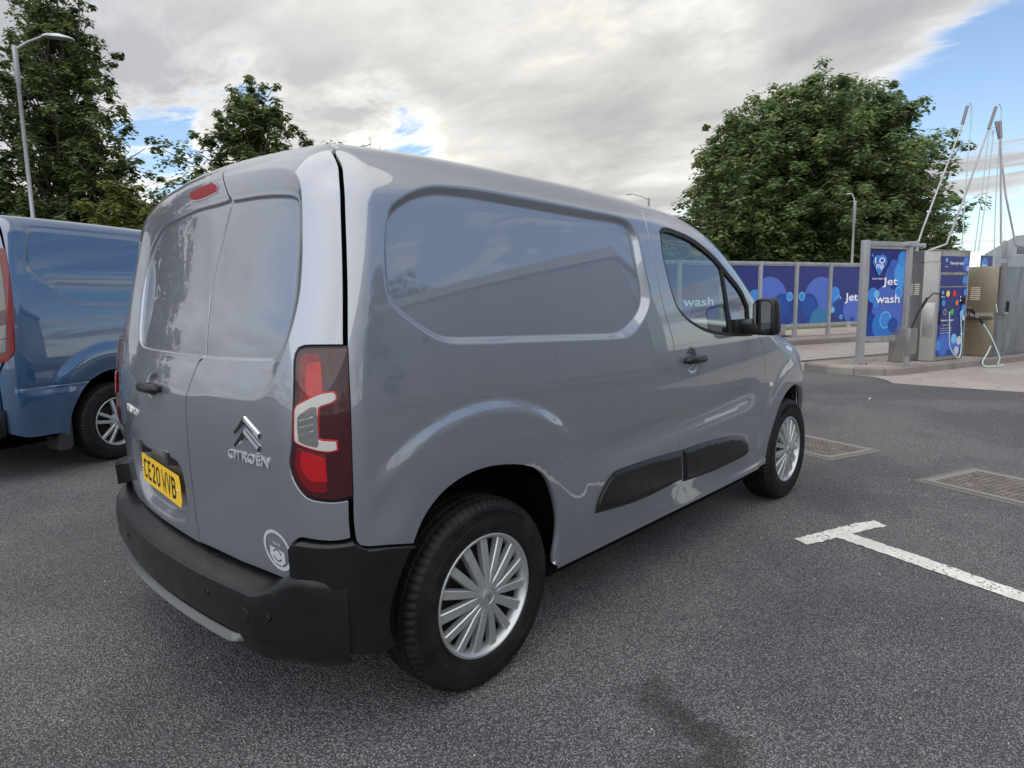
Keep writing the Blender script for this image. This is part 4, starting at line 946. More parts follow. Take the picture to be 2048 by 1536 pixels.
# ---- wheels
def make_wheel(nm, parent, loc, s, style=0, Rt=.332, Rr=.208):
    """s = -1: outer face towards -y"""
    W_ = []
    half = [(Rr-.006, .080), (Rr+.004, .097), (Rr+.020, .1035), (Rr+.045, .106), (Rr+.070, .1045), (Rt-.030, .100), (Rt-.022, .0985), (Rt-.0135, .090), (Rt-.0055, .080), (Rt-.003, .072), (Rt-.002, .062), (Rt-.009, .0605), (Rt-.009, .0535), (Rt, .052), (Rt, .028), (Rt-.008, .0265), (Rt-.008, .0195), (Rt, .018), (Rt, 0)]
    prof = [(r_, -h_) for r_, h_ in half]+[(r_, h_) for r_, h_ in half[::-1][1:]]
    n_ = 216; b = bmesh.new(); rings = []
    for k in range(n_):
        a = 2*math.pi*k/n_; c, s2 = math.cos(a), math.sin(a); ring = []
        for i, (r_, h_) in enumerate(prof):
            j = min(i, len(prof)-1-i); rr = r_
            if 6 <= j <= 10 and k % 3 == 0: rr -= .006 if j in (8, 9, 10) else .004
            if j in (13, 14) and (k+(1 if h_ > 0 else 0)) % 4 == 0: rr -= .0035
            if j in (3, 4) and (k % 2 == 0) and (10 < k % 72 < 44): rr += .0; h2 = h_*1.012
            else: h2 = h_
            z = rr*s2
            if z < -loc[2]+.0005: z = -loc[2]+.0005+(z+loc[2])*.05
            ring.append(b.verts.new((rr*c, h2, z)))
        rings.append(ring)
    for k in range(n_):
        A, B = rings[k], rings[(k+1) % n_]
        for i in range(len(prof)-1): b.faces.new((A[i], B[i], B[i+1], A[i+1]))
    Mw = Matrix.Translation(loc) @ Matrix.Diagonal((1, -s if s else 1, 1, 1)) if s > 0 else Matrix.Translation(loc)
    Mw = Matrix.Translation(loc) @ Matrix.Diagonal((1, 1 if s < 0 else -1, 1, 1))
    for v in b.verts: v.co = Mw @ v.co
    bmesh.ops.recalc_face_normals(b, faces=b.faces)
    wh = obj(nm, b, RUBBER, parent); smooth_angle(wh, 28)
    # raised bands on the sidewall
    b = bmesh.new()
    lathe(b, [(Rr+.054, -.1060), (Rr+.055, -.1072), (Rr+.057, -.1072), (Rr+.058, -.1058)], 90, 'y'); lathe(b, [(Rr+.012, -.1015), (Rr+.013, -.1035), (Rr+.0155, -.1040), (Rr+.0165, -.1025)], 90, 'y')
    for k in range(150):
        if (k % 50) < 30:
            a = 2*math.pi*k/150; M2 = Matrix.Rotation(a, 4, 'Y'); box(b, Rr+.060, Rr+.088, -.1062, -.1030, -.0018, .0018, M2 @ Matrix.Rotation(.0, 4, 'Y'))
    for v in b.verts: v.co = Mw @ v.co
    bmesh.ops.recalc_face_normals(b, faces=b.faces); obj('sidewall_ribs', b, RUBBER, wh)
    # dark rim, brake disc
    b = bmesh.new(); lathe(b, [(Rr+.0, -.082), (Rr-.012, -.070), (Rr-.02, -.03), (Rr-.022, .07)], 48, 'y'); lathe(b, [(.0, -.052), (.055, -.052), (.06, -.040), (.135, -.038), (.15, -.03), (Rr-.02, -.028)], 40, 'y')
    for v in b.verts: v.co = Mw @ v.co
    bmesh.ops.recalc_face_normals(b, faces=b.faces); obj('rim', b, STEEL_DARK, wh)
    # wheel trim
    hm = HUBCAP
    dome = lambda r_: -(.088+.017*(1-(r_/Rr)**2))
    b = bmesh.new()
    lathe(b, [(Rr+.006, -.094), (Rr+.006, -.0985), (Rr+.003, -.1005), (Rr-.003, -.1000), (Rr-.006, -.0965), (Rr-.013, -.084), (Rr-.020, -.068), (Rr-.021, -.060)], 90, 'y')
    def spoke(edge_l, edge_r):
        top = [(r_, a) for r_, a in edge_l]; bot = [(r_, a) for r_, a in edge_r]
        def P_(r_, a, dy, da=0): return (r_*math.cos(a+da), dome(r_)+dy, r_*math.sin(a+da))
        n2 = len(top); rows = []
        for (r1, a1), (r2, a2) in zip(top, bot):
            w_ = .0022/max(r1, .02); wb = .0034/max(r1, .02)
            rows.append([b.verts.new(P_(r1, a1, .022, wb)), b.verts.new(P_(r1, a1, .0035, w_*.35)), b.verts.new(P_(r1, a1, .0, -w_)), b.verts.new(P_(r2, a2, .0, w_)), b.verts.new(P_(r2, a2, .0035, -w_*.35)), b.verts.new(P_(r2, a2, .022, -wb))])
        for A, B in zip(rows, rows[1:]):
            for i in range(5): b.faces.new((A[i], A[i+1], B[i+1], B[i]))
    if style == 0:
        for k in range(5):
            g0 = math.radians(72*k+90-12.8)
            rs = np.linspace(.030, Rr-.004, 12)
            def cen(r_, off): return g0+off
            # a Y: two spokes that join below r = .10, then one single spoke
            l, m1, m2, r4 = [], [], [], []
            for r_ in rs:
                t = max(0, (r_-.085)/(Rr-.089)); half_o = math.radians(12+4.2); hw = .0105+.0035*t
                base = .0175+.004*max(0, (.085-r_)/.05)*0
                c_ = math.radians(12)*min(1, (r_/Rr)**.25*1.0) if r_ > .085 else None
                if r_ <= .085:
                    w_ = .013+.012*((r_-.03)/.055)
                    l.append((r_, g0+w_/r_)); r4.append((r_, g0-w_/r_)); m1.append((r_, g0+.0006/r_)); m2.append((r_, g0-.0006/r_))
                else:
                    cc_ = .0140+ (Rr*math.radians(12)-.0140)*t; hwid = .0128+.0022*t
                    l.append((r_, g0+(cc_+hwid)/r_)); m1.append((r_, g0+max(cc_-hwid, .0006)/r_)); m2.append((r_, g0-max(cc_-hwid, .0006)/r_)); r4.append((r_, g0-(cc_+hwid)/r_))
            spoke(l, m1); spoke(m2, r4)
            g1 = g0+math.radians(36); a_ = []; c2 = []
            for r_ in rs:
                w_ = .0130+.0045*(r_/Rr); a_.append((r_, g1+w_/r_)); c2.append((r_, g1-w_/r_))
            spoke(a_, c2)
        lathe(b, [(.056, -.084), (.052, -.1015), (.030, -.1062), (.028, -.104)], 50, 'y')
    else:
        for k in range(5):
            g0 = math.radians(72*k+18); rs = np.linspace(.035, Rr-.004, 8)
            for sg in (1, -1):
                l = []; r4 = []
                for r_ in rs:
                    t = (r_-.035)/(Rr-.039); cc_ = .012+.030*t; w_ = .010+.004*t
                    e1, e2 = (cc_+w_)/r_, max(cc_-w_, .0006)/r_
                    if sg > 0: l.append((r_, g0+e1)); r4.append((r_, g0+e2))
                    else: l.append((r_, g0-e2)); r4.append((r_, g0-e1))
                spoke(l, r4)
        lathe(b, [(.075, -.080), (.070, -.096), (.05, -.101), (.028, -.104)], 50, 'y')
    for v in b.verts: v.co = Mw @ v.co
    bmesh.ops.recalc_face_normals(b, faces=b.faces)
    hc = obj('wheel_trim', b, hm, wh); smooth_angle(hc, 30)
    b = bmesh.new(); lathe(b, [(.0, -.1085), (.022, -.1085), (.0245, -.1075), (.0255, -.1045), (.028, -.1035)], 36, 'y')
    for v in b.verts: v.co = Mw @ v.co
    bmesh.ops.recalc_face_normals(b, faces=b.faces); smooth_angle(obj('centre_cap', b, hm, wh), 30)
    if style == 0:
        b = bmesh.new()
        for dy in (.006, -.004):
            ribbon(b, [(-.013, dy-.008), (0, dy+.004), (.013, dy-.008)], .005, .1095)
        for v in b.verts: v.co = Mw @ (Matrix.Rotation(R(35), 4, 'Y') @ Vector((v.co.x, -v.co.z, v.co.y)))
        obj('cap_emblem', b, CHROME, wh)
    return wh
for xc, yo in ((0, -.795), (2.785, -.77)):
    for s in (-1, 1):
        make_wheel('wheel', VAN, (xc, yo*-s, .3265), s)
# ---- cab interior
obj('bulkhead', boxm(1.12, 1.15, -.68, .68, .35, 1.70, .005), INTERIOR, VAN)
b = boxm(2.20, 2.72, -.76, .76, .75, 1.04, .05); box(b, 2.30, 2.70, -.70, .70, 1.03, 1.085, None, .02); smooth_angle(obj('dashboard', b, INTERIOR, VAN), 40)
b = bmesh.new(); lathe(b, [(.18+.012*math.cos(a), .012*math.sin(a)) for a in np.linspace(0, 2*math.pi, 9)], 40, 'z')
box(b, -.17, .17, -.018, .018, -.008, .008, None, .004); box(b, -.018, .018, -.17, .0, -.008, .008, None, .004); lathe(b, [(0, .03), (.05, .025), (.065, 0), (.05, -.02)], 24, 'z')
for v in b.verts: v.co = Matrix.Translation((2.10, -.36, .98)) @ Matrix.Rotation(R(-62), 4, 'Y') @ v.co
smooth_angle(obj('steering_wheel', b, INTERIOR, VAN), 40)
for y_, w_ in ((-.38, .24), (.36, .40)):
    b = boxm(1.35, 1.86, y_-w_, y_+w_, .55, .70, .05); st_ = obj('seat', b, INTERIOR, VAN); smooth_angle(st_, 40)
    b = bmesh.new(); box(b, -.06, .07, -w_, w_, 0, .60, Matrix.Translation((1.36, y_, .66)) @ Matrix.Rotation(R(-14), 4, 'Y'), .04); smooth_angle(obj('seat_back', b, INTERIOR, st_), 40)
    b = bmesh.new(); box(b, -.04, .05, -.13, .13, 0, .20, Matrix.Translation((1.21, y_, 1.28)) @ Matrix.Rotation(R(-8), 4, 'Y'), .035); smooth_angle(obj('headrest', b, INTERIOR, st_), 40)
obj('door_card', boxm(1.25, 2.25, -.83, -.80, .40, 1.08, .01), INTERIOR, DOOR)
b = bmesh.new(); box(b, -.008, .008, -.11, .11, -.03, .03, Matrix.Translation((1.98, 0, 1.58)) @ Matrix.Rotation(R(-25), 4, 'Y'), .006); obj('rear_view_mirror', b, GLOSSBLK, VAN)
b = boxm(1.18, 1.70, -.60, .60, 1.735, 1.75, .004); obj('headlining', b, INTERIOR2, VAN)
# ------------------------------------------------------------------ ground
GY = R(-20); E1 = Vector((math.cos(GY), math.sin(GY), 0)); E2 = Vector((-math.sin(GY), math.cos(GY), 0))
def asphalt():
    m = principled('asphalt', (.05, .05, .052), .82, spec=.35); b = NB(m); co = b.co()
    v = b.voro(co, 145, 'F1', 'Color'); s = b.N.new('ShaderNodeSeparateColor'); b.L.new(v, s.inputs[0])
    dist = b.voro(co, 145, 'F1', 'Distance'); fine = b.noise(co, 60, 6, .7); mid = b.noise(co, 6, 5, .6); big = b.noise(co, .55, 5, .6)
    stone = b.ramp(s.outputs[0], [(0, (.095, .096, .101)), (.40, (.165, .167, .172)), (.80, (.215, .217, .22)), (.97, (.24, .24, .235)), (1, (.30, .295, .285))])
    stone = b.mix(b.rng(dist, .25, .55), stone, (.035, .035, .038))
    c = b.mix(b.rng(fine, .35, .7, .0, .30), stone, (.165, .166, .17))
    g = b.mix(b.rng(big, .42, .62, 0, 1), (.95, .95, .97), (1.38, 1.38, 1.36)); c = b.mix(1.0, c, g, 'MULTIPLY')
    c = b.mix(b.rng(mid, .60, .75, 0, .25), c, (.13, .13, .125))
    # oil marks near the rear wheel
    for (x, y, r_, k) in ((.36, -1.30, .11, 1.2), (.30, -1.42, .12, 1.4), (.27, -1.54, .14, 1.5), (.21, -1.66, .14, 1.4), (.13, -1.78, .15, 1.4), (.08, -1.55, .09, 1.0), (2.9, -1.0, .5, .45)):
        d = b.N.new('ShaderNodeVectorMath'); d.operation = 'DISTANCE'; w_ = b.N.new('ShaderNodeVectorMath'); w_.operation = 'MULTIPLY_ADD'
        nn = b.noise(co, 7, 6, .7, out='Color'); b.L.new(nn, w_.inputs[0]); w_.inputs[1].default_value = (.42, .42, 0); b.L.new(co, w_.inputs[2])
        b.L.new(w_.outputs[0], d.inputs[0]); d.inputs[1].default_value = (x+.21, y+.21, 0)
        c = b.mix(b.rng(d.outputs['Value'], r_, r_*.2, 0, k*.42), c, (.016, .016, .017))
    b.set('Base Color', c)
    b.set('Roughness', b.rng(fine, .3, .7, .6, .95))
    h = b.math('MULTIPLY_ADD', dist, -1.0, b.math('MULTIPLY', fine, .9)); b.bump(h, .9, .007); return m
ASPH = asphalt()
obj('ground', mesh('ground', [(-400, -400, 0), (600, -400, 0), (600, 600, 0), (-400, 600, 0)], [(0, 1, 2, 3)]), ASPH, kind='structure')
def concrete(name, col, tint):
    m = principled(name, col, .85, spec=.3); b = NB(m); co = b.co()
    n1 = b.noise(co, .7, 6, .65); n2 = b.noise(b.map(co, (1, 3, 1), rot=(0, 0, R(20))), 1.5, 6, .7, .5); n3 = b.noise(co, 45, 5, .7)
    c = b.mix(b.rng(n1, .35, .65), col, tint); c = b.mix(b.rng(n2, .50, .72, 0, .55), c, tuple(x*.55 for x in col)); c = b.mix(b.rng(n3, .3, .7, 0, .35), c, tuple(x*.6 for x in col))
    b.set('Base Color', c); b.bump(n3, .5, .004); return m
CONC = concrete('pink_concrete', (.27, .235, .215), (.33, .305, .285)); KERB = concrete('kerb_concrete', (.19, .165, .155), (.23, .21, .20)); KERB2 = concrete('kerb_concrete_pale', (.30, .28, .24), (.24, .23, .20)); TOPC = concrete('island_concrete', (.27, .225, .205), (.33, .29, .27))
apron = [(9.327, -1.53), (9.31, -.5), (9.36, .02), (9.70, .18), (10.0, .42), (10.12, .80), (10.18, 1.02), (10.34, 1.53), (10.6, 2.6), (11.5, 5.2), (12.6, 8.5), (6, 12), (8, 18), (16, 16), (32, 8), (36, -9), (16, -7.5), (9.4, -6)]
obj('apron', mesh('apron', [(x, y, .004) for x, y in apron], [tuple(range(len(apron)))]), CONC, kind='structure')
# painted T at the end of a bay line, worn
def paint():
    m = principled('road_paint', (.78, .78, .74), .7); b = NB(m); co = b.co()
    n = b.noise(co, 55, 6, .75); n2 = b.noise(co, 5, 4, .6); s = b.math('ADD', n, b.math('MULTIPLY', n2, .30))
    b.set('Base Color', b.mix(b.rng(s, .52, .60, 1, 0), b.mix(b.rng(n2, .35, .65), (.64, .64, .60), (.50, .50, .46)), (.05, .05, .052)))
    b.bump(n, .7, .004); return m
PAINTW = paint()
def worn(poly, z=.004, step=.02, amp=.004):
    P_ = smooth_line(poly, step, True, 20); o = []
    for i, (x, y) in enumerate(P_): o.append((x+RNG.normal(0, amp), y+RNG.normal(0, amp)))
    return polymesh('marking', o, z)
tb = worn([(2.06, -1.185), (2.02, -1.265), (2.19, -1.335), (2.235, -1.345), (2.085, -1.78), (1.95, -2.16), (1.78, -2.62), (1.88, -2.66), (2.06, -2.18), (2.21, -1.80), (2.345, -1.395), (2.50, -1.455), (2.60, -1.50), (2.66, -1.425), (2.50, -1.345), (2.30, -1.27)])
obj('bay_marking', tb, PAINTW, kind='structure')
for (x, y) in ((7.6, -.12),):
    a = RNG.uniform(0, 6); L_ = .05+RNG.uniform(0, .05)
    obj('paint_scrap', worn([(x-L_, y-.01), (x, y+.012), (x+L_, y), (x+.01, y-.02)], .003, .02, .003), PAINTW, kind='structure')
# manhole covers
IRON = principled('cast_iron', (.10, .075, .062), .65, .35); _b = NB(IRON)
_b.set('Base Color', _b.mix(_b.rng(_b.noise(_b.co(), 9, 6, .7), .35, .7), (.21, .175, .155), (.12, .115, .11))); _b.bump(_b.noise(_b.co(), 120, 4, .6), .4, .002)
IRONF = principled('cast_iron_frame', (.20, .19, .18), .6, .3)
GROUT = principled('grout', (.13, .12, .11), .9)
def manhole(name, label, P0, L1, L2, nleaf):
    t = thing(name, label, 'manhole cover', (P0[0], P0[1], 0), GY)
    b = bmesh.new(); w_ = .05
    for x0, x1, y0, y1 in ((0, L1, 0, w_), (0, L1, L2-w_, L2), (0, w_, w_, L2-w_), (L1-w_, L1, w_, L2-w_)): box(b, x0, x1, y0, y1, .001, .010, None, .002)
    obj('frame', b, IRONF, t)
    b = bmesh.new(); box(b, -.05, L1+.05, -.05, L2+.05, .0005, .003); obj('bedding', b, GROUT, t)
    n = nleaf; H_ = (L2-2*w_)/n
    for k in range(n):
        y0 = w_+k*H_+.004; y1 = w_+(k+1)*H_-.004; x0 = w_+.004; x1 = L1-w_-.004
        lf = obj('cover', boxm(x0, x1, y0, y1, .002, .006), IRON, t); b = bmesh.new(); nx = int((x1-x0)/.046); ny = int((y1-y0)/.040)
        px, py = (x1-x0)/nx, (y1-y0)/ny
        for i in range(nx):
            for j in range(ny):
                if (i*7+j*3) % 11 == 0 and (i+j) % 4 == 0: continue
                if (i//3+j//3) % 2: box(b, x0+i*px+.004, x0+(i+1)*px-.004, y0+j*py+.010, y0+(j+1)*py-.010, .005, .0115)
                else: box(b, x0+i*px+.012, x0+(i+1)*px-.012, y0+j*py+.004, y0+(j+1)*py-.004, .005, .0115)
        o = obj('tread_studs', b, IRON, lf); o['kind'] = 'stuff'
manhole('manhole_cover', 'square cast iron manhole cover on the asphalt just beyond the front wheel', (4.027, -.749), .58, .95, 1)
manhole('manhole_cover', 'larger pinkish iron manhole cover at the right edge, beyond the white T marking', (3.768-.334*1.3, -1.457-.943*1.3+.0), .62, 1.3, 2)
# pebbles lying on the asphalt
PEB = principled('pale_grit', (.5, .48, .42), .8)
b = bmesh.new()
for i in range(420):
    x = RNG.uniform(-1.2, 7); y = RNG.uniform(-3.2, 3) if RNG.random() < .3 else RNG.uniform(-3, -1.0); s_ = RNG.uniform(.002, .0045)
    bmesh.ops.create_icosphere(b, subdivisions=1, radius=s_, matrix=Matrix.Translation((x, y, s_*.6)) @ Matrix.Diagonal((1, RNG.uniform(.5, 1), .7, 1)))
obj('loose_grit', b, PEB, kind='stuff')
# ------------------------------------------------------------------ islands
def island(front, back, z=.13, name='traffic_island', pale=()):
    """front / back polylines (plan); kerb stones along the front"""
    poly = list(front)+list(back)[::-1]
    ins_ = inset(np.array(poly), .11)
    b = bmesh.new(); prism(b, [tuple(p) for p in ins_], .0, z-.003); bmesh.ops.recalc_face_normals(b, faces=b.faces)
    root = obj(name, b, TOPC, kind='structure')
    F_ = smooth_line(np.array(front), .04, False, 200); d = np.r_[0, np.cumsum(np.linalg.norm(np.diff(F_, axis=0), axis=1))]
    B_ = smooth_line(np.array(back), .04, False, 200)
    def stones(F_, side):
        d = np.r_[0, np.cumsum(np.linalg.norm(np.diff(F_, axis=0), axis=1))]; s0 = 0; k = 0
        while s0 < d[-1]-.05:
            L_ = .46 if k < 3 else .915; s1 = min(s0+L_, d[-1]); ts = np.linspace(s0+.005, s1-.005, max(2, int(L_/.12)))
            P_ = np.stack([np.interp(ts, d, F_[:, 0]), np.interp(ts, d, F_[:, 1])], 1); T_ = np.gradient(P_, axis=0); T_ /= np.linalg.norm(T_, axis=1)[:, None]
            Nn = np.stack([-T_[:, 1], T_[:, 0]], 1)*side; b = bmesh.new(); rows = []
            for p, q in zip(P_, Nn):
                sec = [(.0, .0), (.006, z-.025), (.020, z-.004), (.032, z), (.12, z), (.12, 0)]
                rows.append([b.verts.new((p[0]+q[0]*o_, p[1]+q[1]*o_, h_+.0)) for o_, h_ in sec])
            for A, Bq in zip(rows, rows[1:]):
                for i in range(5): b.faces.new((A[i], Bq[i], Bq[i+1], A[i+1]))
            b.faces.new(rows[0]); b.faces.new(rows[-1][::-1]); bmesh.ops.recalc_face_normals(b, faces=b.faces)
            obj('kerb_stone', b, KERB2 if k in pale and side > 0 else KERB, root); s0 = s1; k += 1
    stones(F_, 1); stones(B_, -1)
    return root
isl_front = [(10.42, 1.62), (10.20, 1.25), (10.13, .98), (10.12, .66), (10.24, .36), (10.50, .17), (10.9, .04), (14.29, -1.10), (22, -3.70)]
isl_back = [(10.44, 1.63), (10.62, 1.74), (10.9, 1.70), (11.4, 1.54), (22.6, -2.30)]
island(isl_front, isl_back, .13, 'traffic_island', pale=(1,))
b2f = [(7.6, 6.62), (7.45, 6.9), (7.3, 7.3)]
island([(6.5, 7.35), (14.0, 4.62), (27, -.10)], [(6.9, 8.5), (14.4, 5.75), (27.4, 1.0)], .15, 'barrier_island')
# drainage channel in the apron
b = bmesh.new(); P0 = Vector((10.9, 2.6, 0)); 
for k in range(24):
    q = P0+E1*(-3+k*.5); M_ = Matrix.Translation((q.x, q.y, 0)) @ Matrix.Rotation(GY, 4, 'Z'); box(b, 0, .485, -.09, .09, .004, .012, M_)
dr_ = obj('drain_channel', b, principled('drain_dark', (.03, .03, .03), .7), kind='structure')
b = bmesh.new(); q = P0-E1*3; box(b, 0, 12, .0, .03, .010, .020, Matrix.Translation((q.x, q.y, 0)) @ Matrix.Rotation(GY, 4, 'Z') @ Matrix.Translation((0, .095, 0))); obj('drain_edge', b, principled('pale_edge', (.5, .48, .45), .7), dr_)
# ------------------------------------------------------------------ jet wash
def steel(name, col, lo, hi, met=.7):
    m = principled(name, col, .4, met); b = NB(m); co = b.co()
    n = b.noise(b.map(co, (1, 1, .25)), 3, 6, .7, .4); n2 = b.noise(co, 30, 5, .7)
    c = b.mix(b.rng(n, .4, .65, 0, .6), col, tuple(x*.55 for x in col)); c = b.mix(b.rng(n2, .6, .8, 0, .35), c, (.08, .06, .045)); b.set('Base Color', c)
    b.set('Roughness', b.rng(n, .35, .7, lo, hi)); return m
GALV = steel('galvanised_steel', (.42, .43, .44), .35, .6, .55); INOX = steel('brushed_stainless', (.46, .45, .43), .25, .45, .85); INOX2 = steel('stained_stainless', (.40, .34, .25), .3, .5, .75); GREYP = steel('grey_painted_steel', (.17, .185, .205), .4, .6, .2)
PRINT = {}
def pmat(col):
    k = tuple(round(x, 3) for x in col)
    if k not in PRINT: PRINT[k] = principled('print_%d' % len(PRINT), col, .35)
    return PRINT[k]
NAVY = (.022, .030, .16); SKYB = (.045, .22, .62); MIDB = (.05, .11, .42); DEEP = (.012, .05, .26); TEAL = (.03, .17, .36); PALE = (.16, .42, .72); LILAC = (.075, .13, .48); WHITE = (.80, .82, .85)
def clip_poly(P_, x0, x1, z0, z1):
    for ax, v, s in ((0, x0, 1), (0, x1, -1), (1, z0, 1), (1, z1, -1)):
        o = []
        for i in range(len(P_)):
            a, b_ = P_[i], P_[(i+1) % len(P_)]; ia, ib = (a[ax]-v)*s >= 0, (b_[ax]-v)*s >= 0
            if ia: o.append(a)
            if ia != ib: t = (v-a[ax])/(b_[ax]-a[ax]); o.append((a[0]+(b_[0]-a[0])*t, a[1]+(b_[1]-a[1])*t))
        P_ = o
        if len(P_) < 3: return None
    return P_
def printed_panel(name, parent, M_, w_, h_, discs=(), texts=(), col=NAVY, th=.012, part='print'):
    """flat printed sheet; local x right, z up, face at -y. discs (x, z, r, colour), texts (text, x, z, width, height)"""
    b = bmesh.new(); box(b, 0, w_, 0, th, 0, h_, M_); bmesh.ops.recalc_face_normals(b, faces=b.faces); o = obj(name, b, pmat(col), parent)
    lay = 1
    for (x, z, r_, c_) in discs:
        P_ = clip_poly([(x+r_*math.cos(a), z+r_*math.sin(a)) for a in np.linspace(0, 2*math.pi, 41)[:-1]], .002, w_-.002, .002, h_-.002)
        if not P_: continue
        b = bmesh.new(); b.faces.new([b.verts.new(M_ @ Vector((px, -.0006*lay, pz))) for px, pz in P_]); obj(part, b, pmat(c_), o); lay += 1
    for t in texts:
        txt, x, z, tw, thh = t[:5]; tc_ = t[5] if len(t) > 5 else WHITE
        me = text_box(txt, tw, thh, .0006, .012); me.transform(M_ @ Matrix.Translation((x, -.0006*lay, z)) @ Matrix.Rotation(R(90), 4, 'X')); obj('lettering', me, pmat(tc_), o); lay += 1.2
    return o
def place(P_, yaw, z=0): return Matrix.Translation((P_[0], P_[1], z)) @ Matrix.Rotation(yaw, 4, 'Z')
def bar_(b, x0, x1, y0, y1, z0, z1, M_, bev=.004): box(b, x0, x1, y0, y1, z0, z1, M_, bev)
def part(name, parent, mat, boxes, M_, bev=.003, ang=30):
    b = bmesh.new()
    for q in boxes: box(b, *q, M_, bev)
    bmesh.ops.recalc_face_normals(b, faces=b.faces); o = obj(name, b, mat, parent); smooth_angle(o, ang); return o
# -- the screen of printed panels behind
SCR = thing('screen_fence', 'long grey framed screen of blue bubble panels behind the near jet wash island', 'screen', (0, 0, 0))
SP0 = Vector((16.832, 4.161, 0)); PW = 1.37; MS = lambda k: place(SP0+E1*(PW*k), GY, .15)
for k in range(-8, 6):
    M_ = MS(k)
    part('post', SCR, GALV, [(-.045, .045, -.045, .045, .0, 2.08), (-.10, .10, -.08, .08, -.004, .012)], M_)
for k in range(-8, 5):
    M_ = MS(k)
    part('rail', SCR, GALV, [(.046, PW-.046, -.03, .03, 2.0, 2.075)], M_); part('rail', SCR, GALV, [(.046, PW-.046, -.03, .03, .31, .375)], M_)
    part('panel_frame', SCR, GALV, [(.05, .075, -.02, .02, .38, 1.995), (PW-.075, PW-.05, -.02, .02, .38, 1.995), (.076, PW-.076, -.02, .02, 1.97, 1.995), (.076, PW-.076, -.02, .02, .38, .40)], M_)
    w_, h_ = PW-.156, 1.565; ds = []; tx = []
    B_ = [(.93, .58, .70, LILAC), (.43, .42, .41, DEEP), (.45, .46, .28, (.014, .065, .31)), (.93, .02, .41, TEAL), (.16, .745, .125, PALE), (.16, .745, .095, SKYB), (-.02, .02, .09, SKYB), (.12, .18, .16, (.02, .05, .25))]
    mirp = lambda L_: [(w_-x, z, r_, c_) for x, z, r_, c_ in L_]
    if k in (0, -5): ds = B_
    elif k in (-1, -6, 4): ds = mirp(B_)
    elif k in (1, -4): ds = [(-.15, .58, .30, LILAC), (.14, .78, .22, SKYB), (.30, .62, .14, PALE), (.30, .62, .115, SKYB), (.35, .38, .28, DEEP), (.95, .35, .42, LILAC), (.07, .35, .09, PALE), (.45, .14, .07, PALE), (.45, .14, .05, SKYB), (.93, .03, .10, DEEP)]; tx = [('Jet', .58, .52, .56, .30)]
    elif k in (2, -3): ds = [(-.05, .35, .42, LILAC), (.7, .15, .5, DEEP), (1.1, .5, .3, MIDB)]; tx = [('wash', .05, .55, 1.0, .22)]
    elif k in (-2, 3, -7): ds = [(1.12, .70, .25, SKYB), (1.2, .3, .35, LILAC), (.2, .1, .4, MIDB)]
    else: ds = [(.5, .3, .5, LILAC), (.9, .7, .2, SKYB)]; tx = [('imo', .35, 1.15, .40, .20)]
    printed_panel('printed_panel', SCR, M_ @ Matrix.Translation((.078, -.004, .402)), w_, h_, ds, tx)
# -- near sign board
YB = R(-22); MB_ = place((10.64, .83), YB, .13); SB = thing('sign_board', 'free standing blue sign board with Jet wash lettering at the end of the island', 'sign', (0, 0, 0))
BW = 1.11
part('post', SB, GALV, [(-.05, .05, -.05, .05, 0, 2.095), (-.10, .10, -.09, .09, -.002, .012)], MB_); part('post', SB, GALV, [(BW-.05, BW+.05, -.05, .05, 0, 2.095), (BW-.10, BW+.10, -.09, .09, -.002, .012)], MB_)
part('rail', SB, GALV, [(.051, BW-.051, -.04, .04, 2.0, 2.08)], MB_); part('rail', SB, GALV, [(.051, BW-.051, -.04, .04, .36, .44)], MB_)
part('panel_frame', SB, GALV, [(.052, .09, -.03, .03, .442, 1.998), (BW-.09, BW-.052, -.03, .03, .442, 1.998), (.091, BW-.091, -.03, .03, 1.955, 1.998), (.091, BW-.091, -.03, .03, .442, .475)], MB_)
w_, h_ = BW-.184, 1.478
ds = [(.78, .95, .36, MIDB), (.62, .45, .48, LILAC), (.10, .16, .24, DEEP), (.42, .18, .25, (.03, .16, .50)), (.50, .27, .15, PALE), (.50, .27, .13, SKYB), (.70, .18, .13, (.02, .07, .3)), (.88, 1.06, .24, SKYB), (.88, 1.06, .22, (.07, .28, .68)), (.86, 1.32, .13, SKYB), (.62, 1.22, .09, MIDB), (.14, .70, .13, SKYB), (.23, .72, .07, PALE), (.80, .74, .10, PALE), (.80, .74, .08, SKYB), (.66, .87, .07, DEEP), (.22, .54, .07, SKYB),
      (.20, 1.27, .105, SKYB), (.33, 1.27, .115, SKYB), (.20, 1.26, .07, MIDB), (.33, 1.25, .08, MIDB), (.26, 1.17, .10, SKYB), (.07, 1.37, .025, SKYB), (.26, 1.08, .045, SKYB)]
tx = [('I O', .14, 1.235, .25, .10), ('mp', .175, 1.12, .19, .10), ('LOVE YOUR CAR', .09, .965, .36, .026), ('Jet', .36, .83, .38, .17), ('wash', .20, .56, .62, .145)]
printed_panel('printed_panel', SB, MB_ @ Matrix.Translation((.092, -.006, .476)), w_, h_, ds, tx)
part('bolt', SB, principled('bolt_dark', (.05, .045, .04), .6, .5), [(.10, .12, -.045, -.038, .385, .405), (.14, .16, -.045, -.038, .385, .405), (BW-.14, BW-.12, -.045, -.038, .385, .405), (-.085, -.065, -.08, -.06, .012, .03), (.065, .085, -.08, -.06, .012, .03)], MB_, 0)
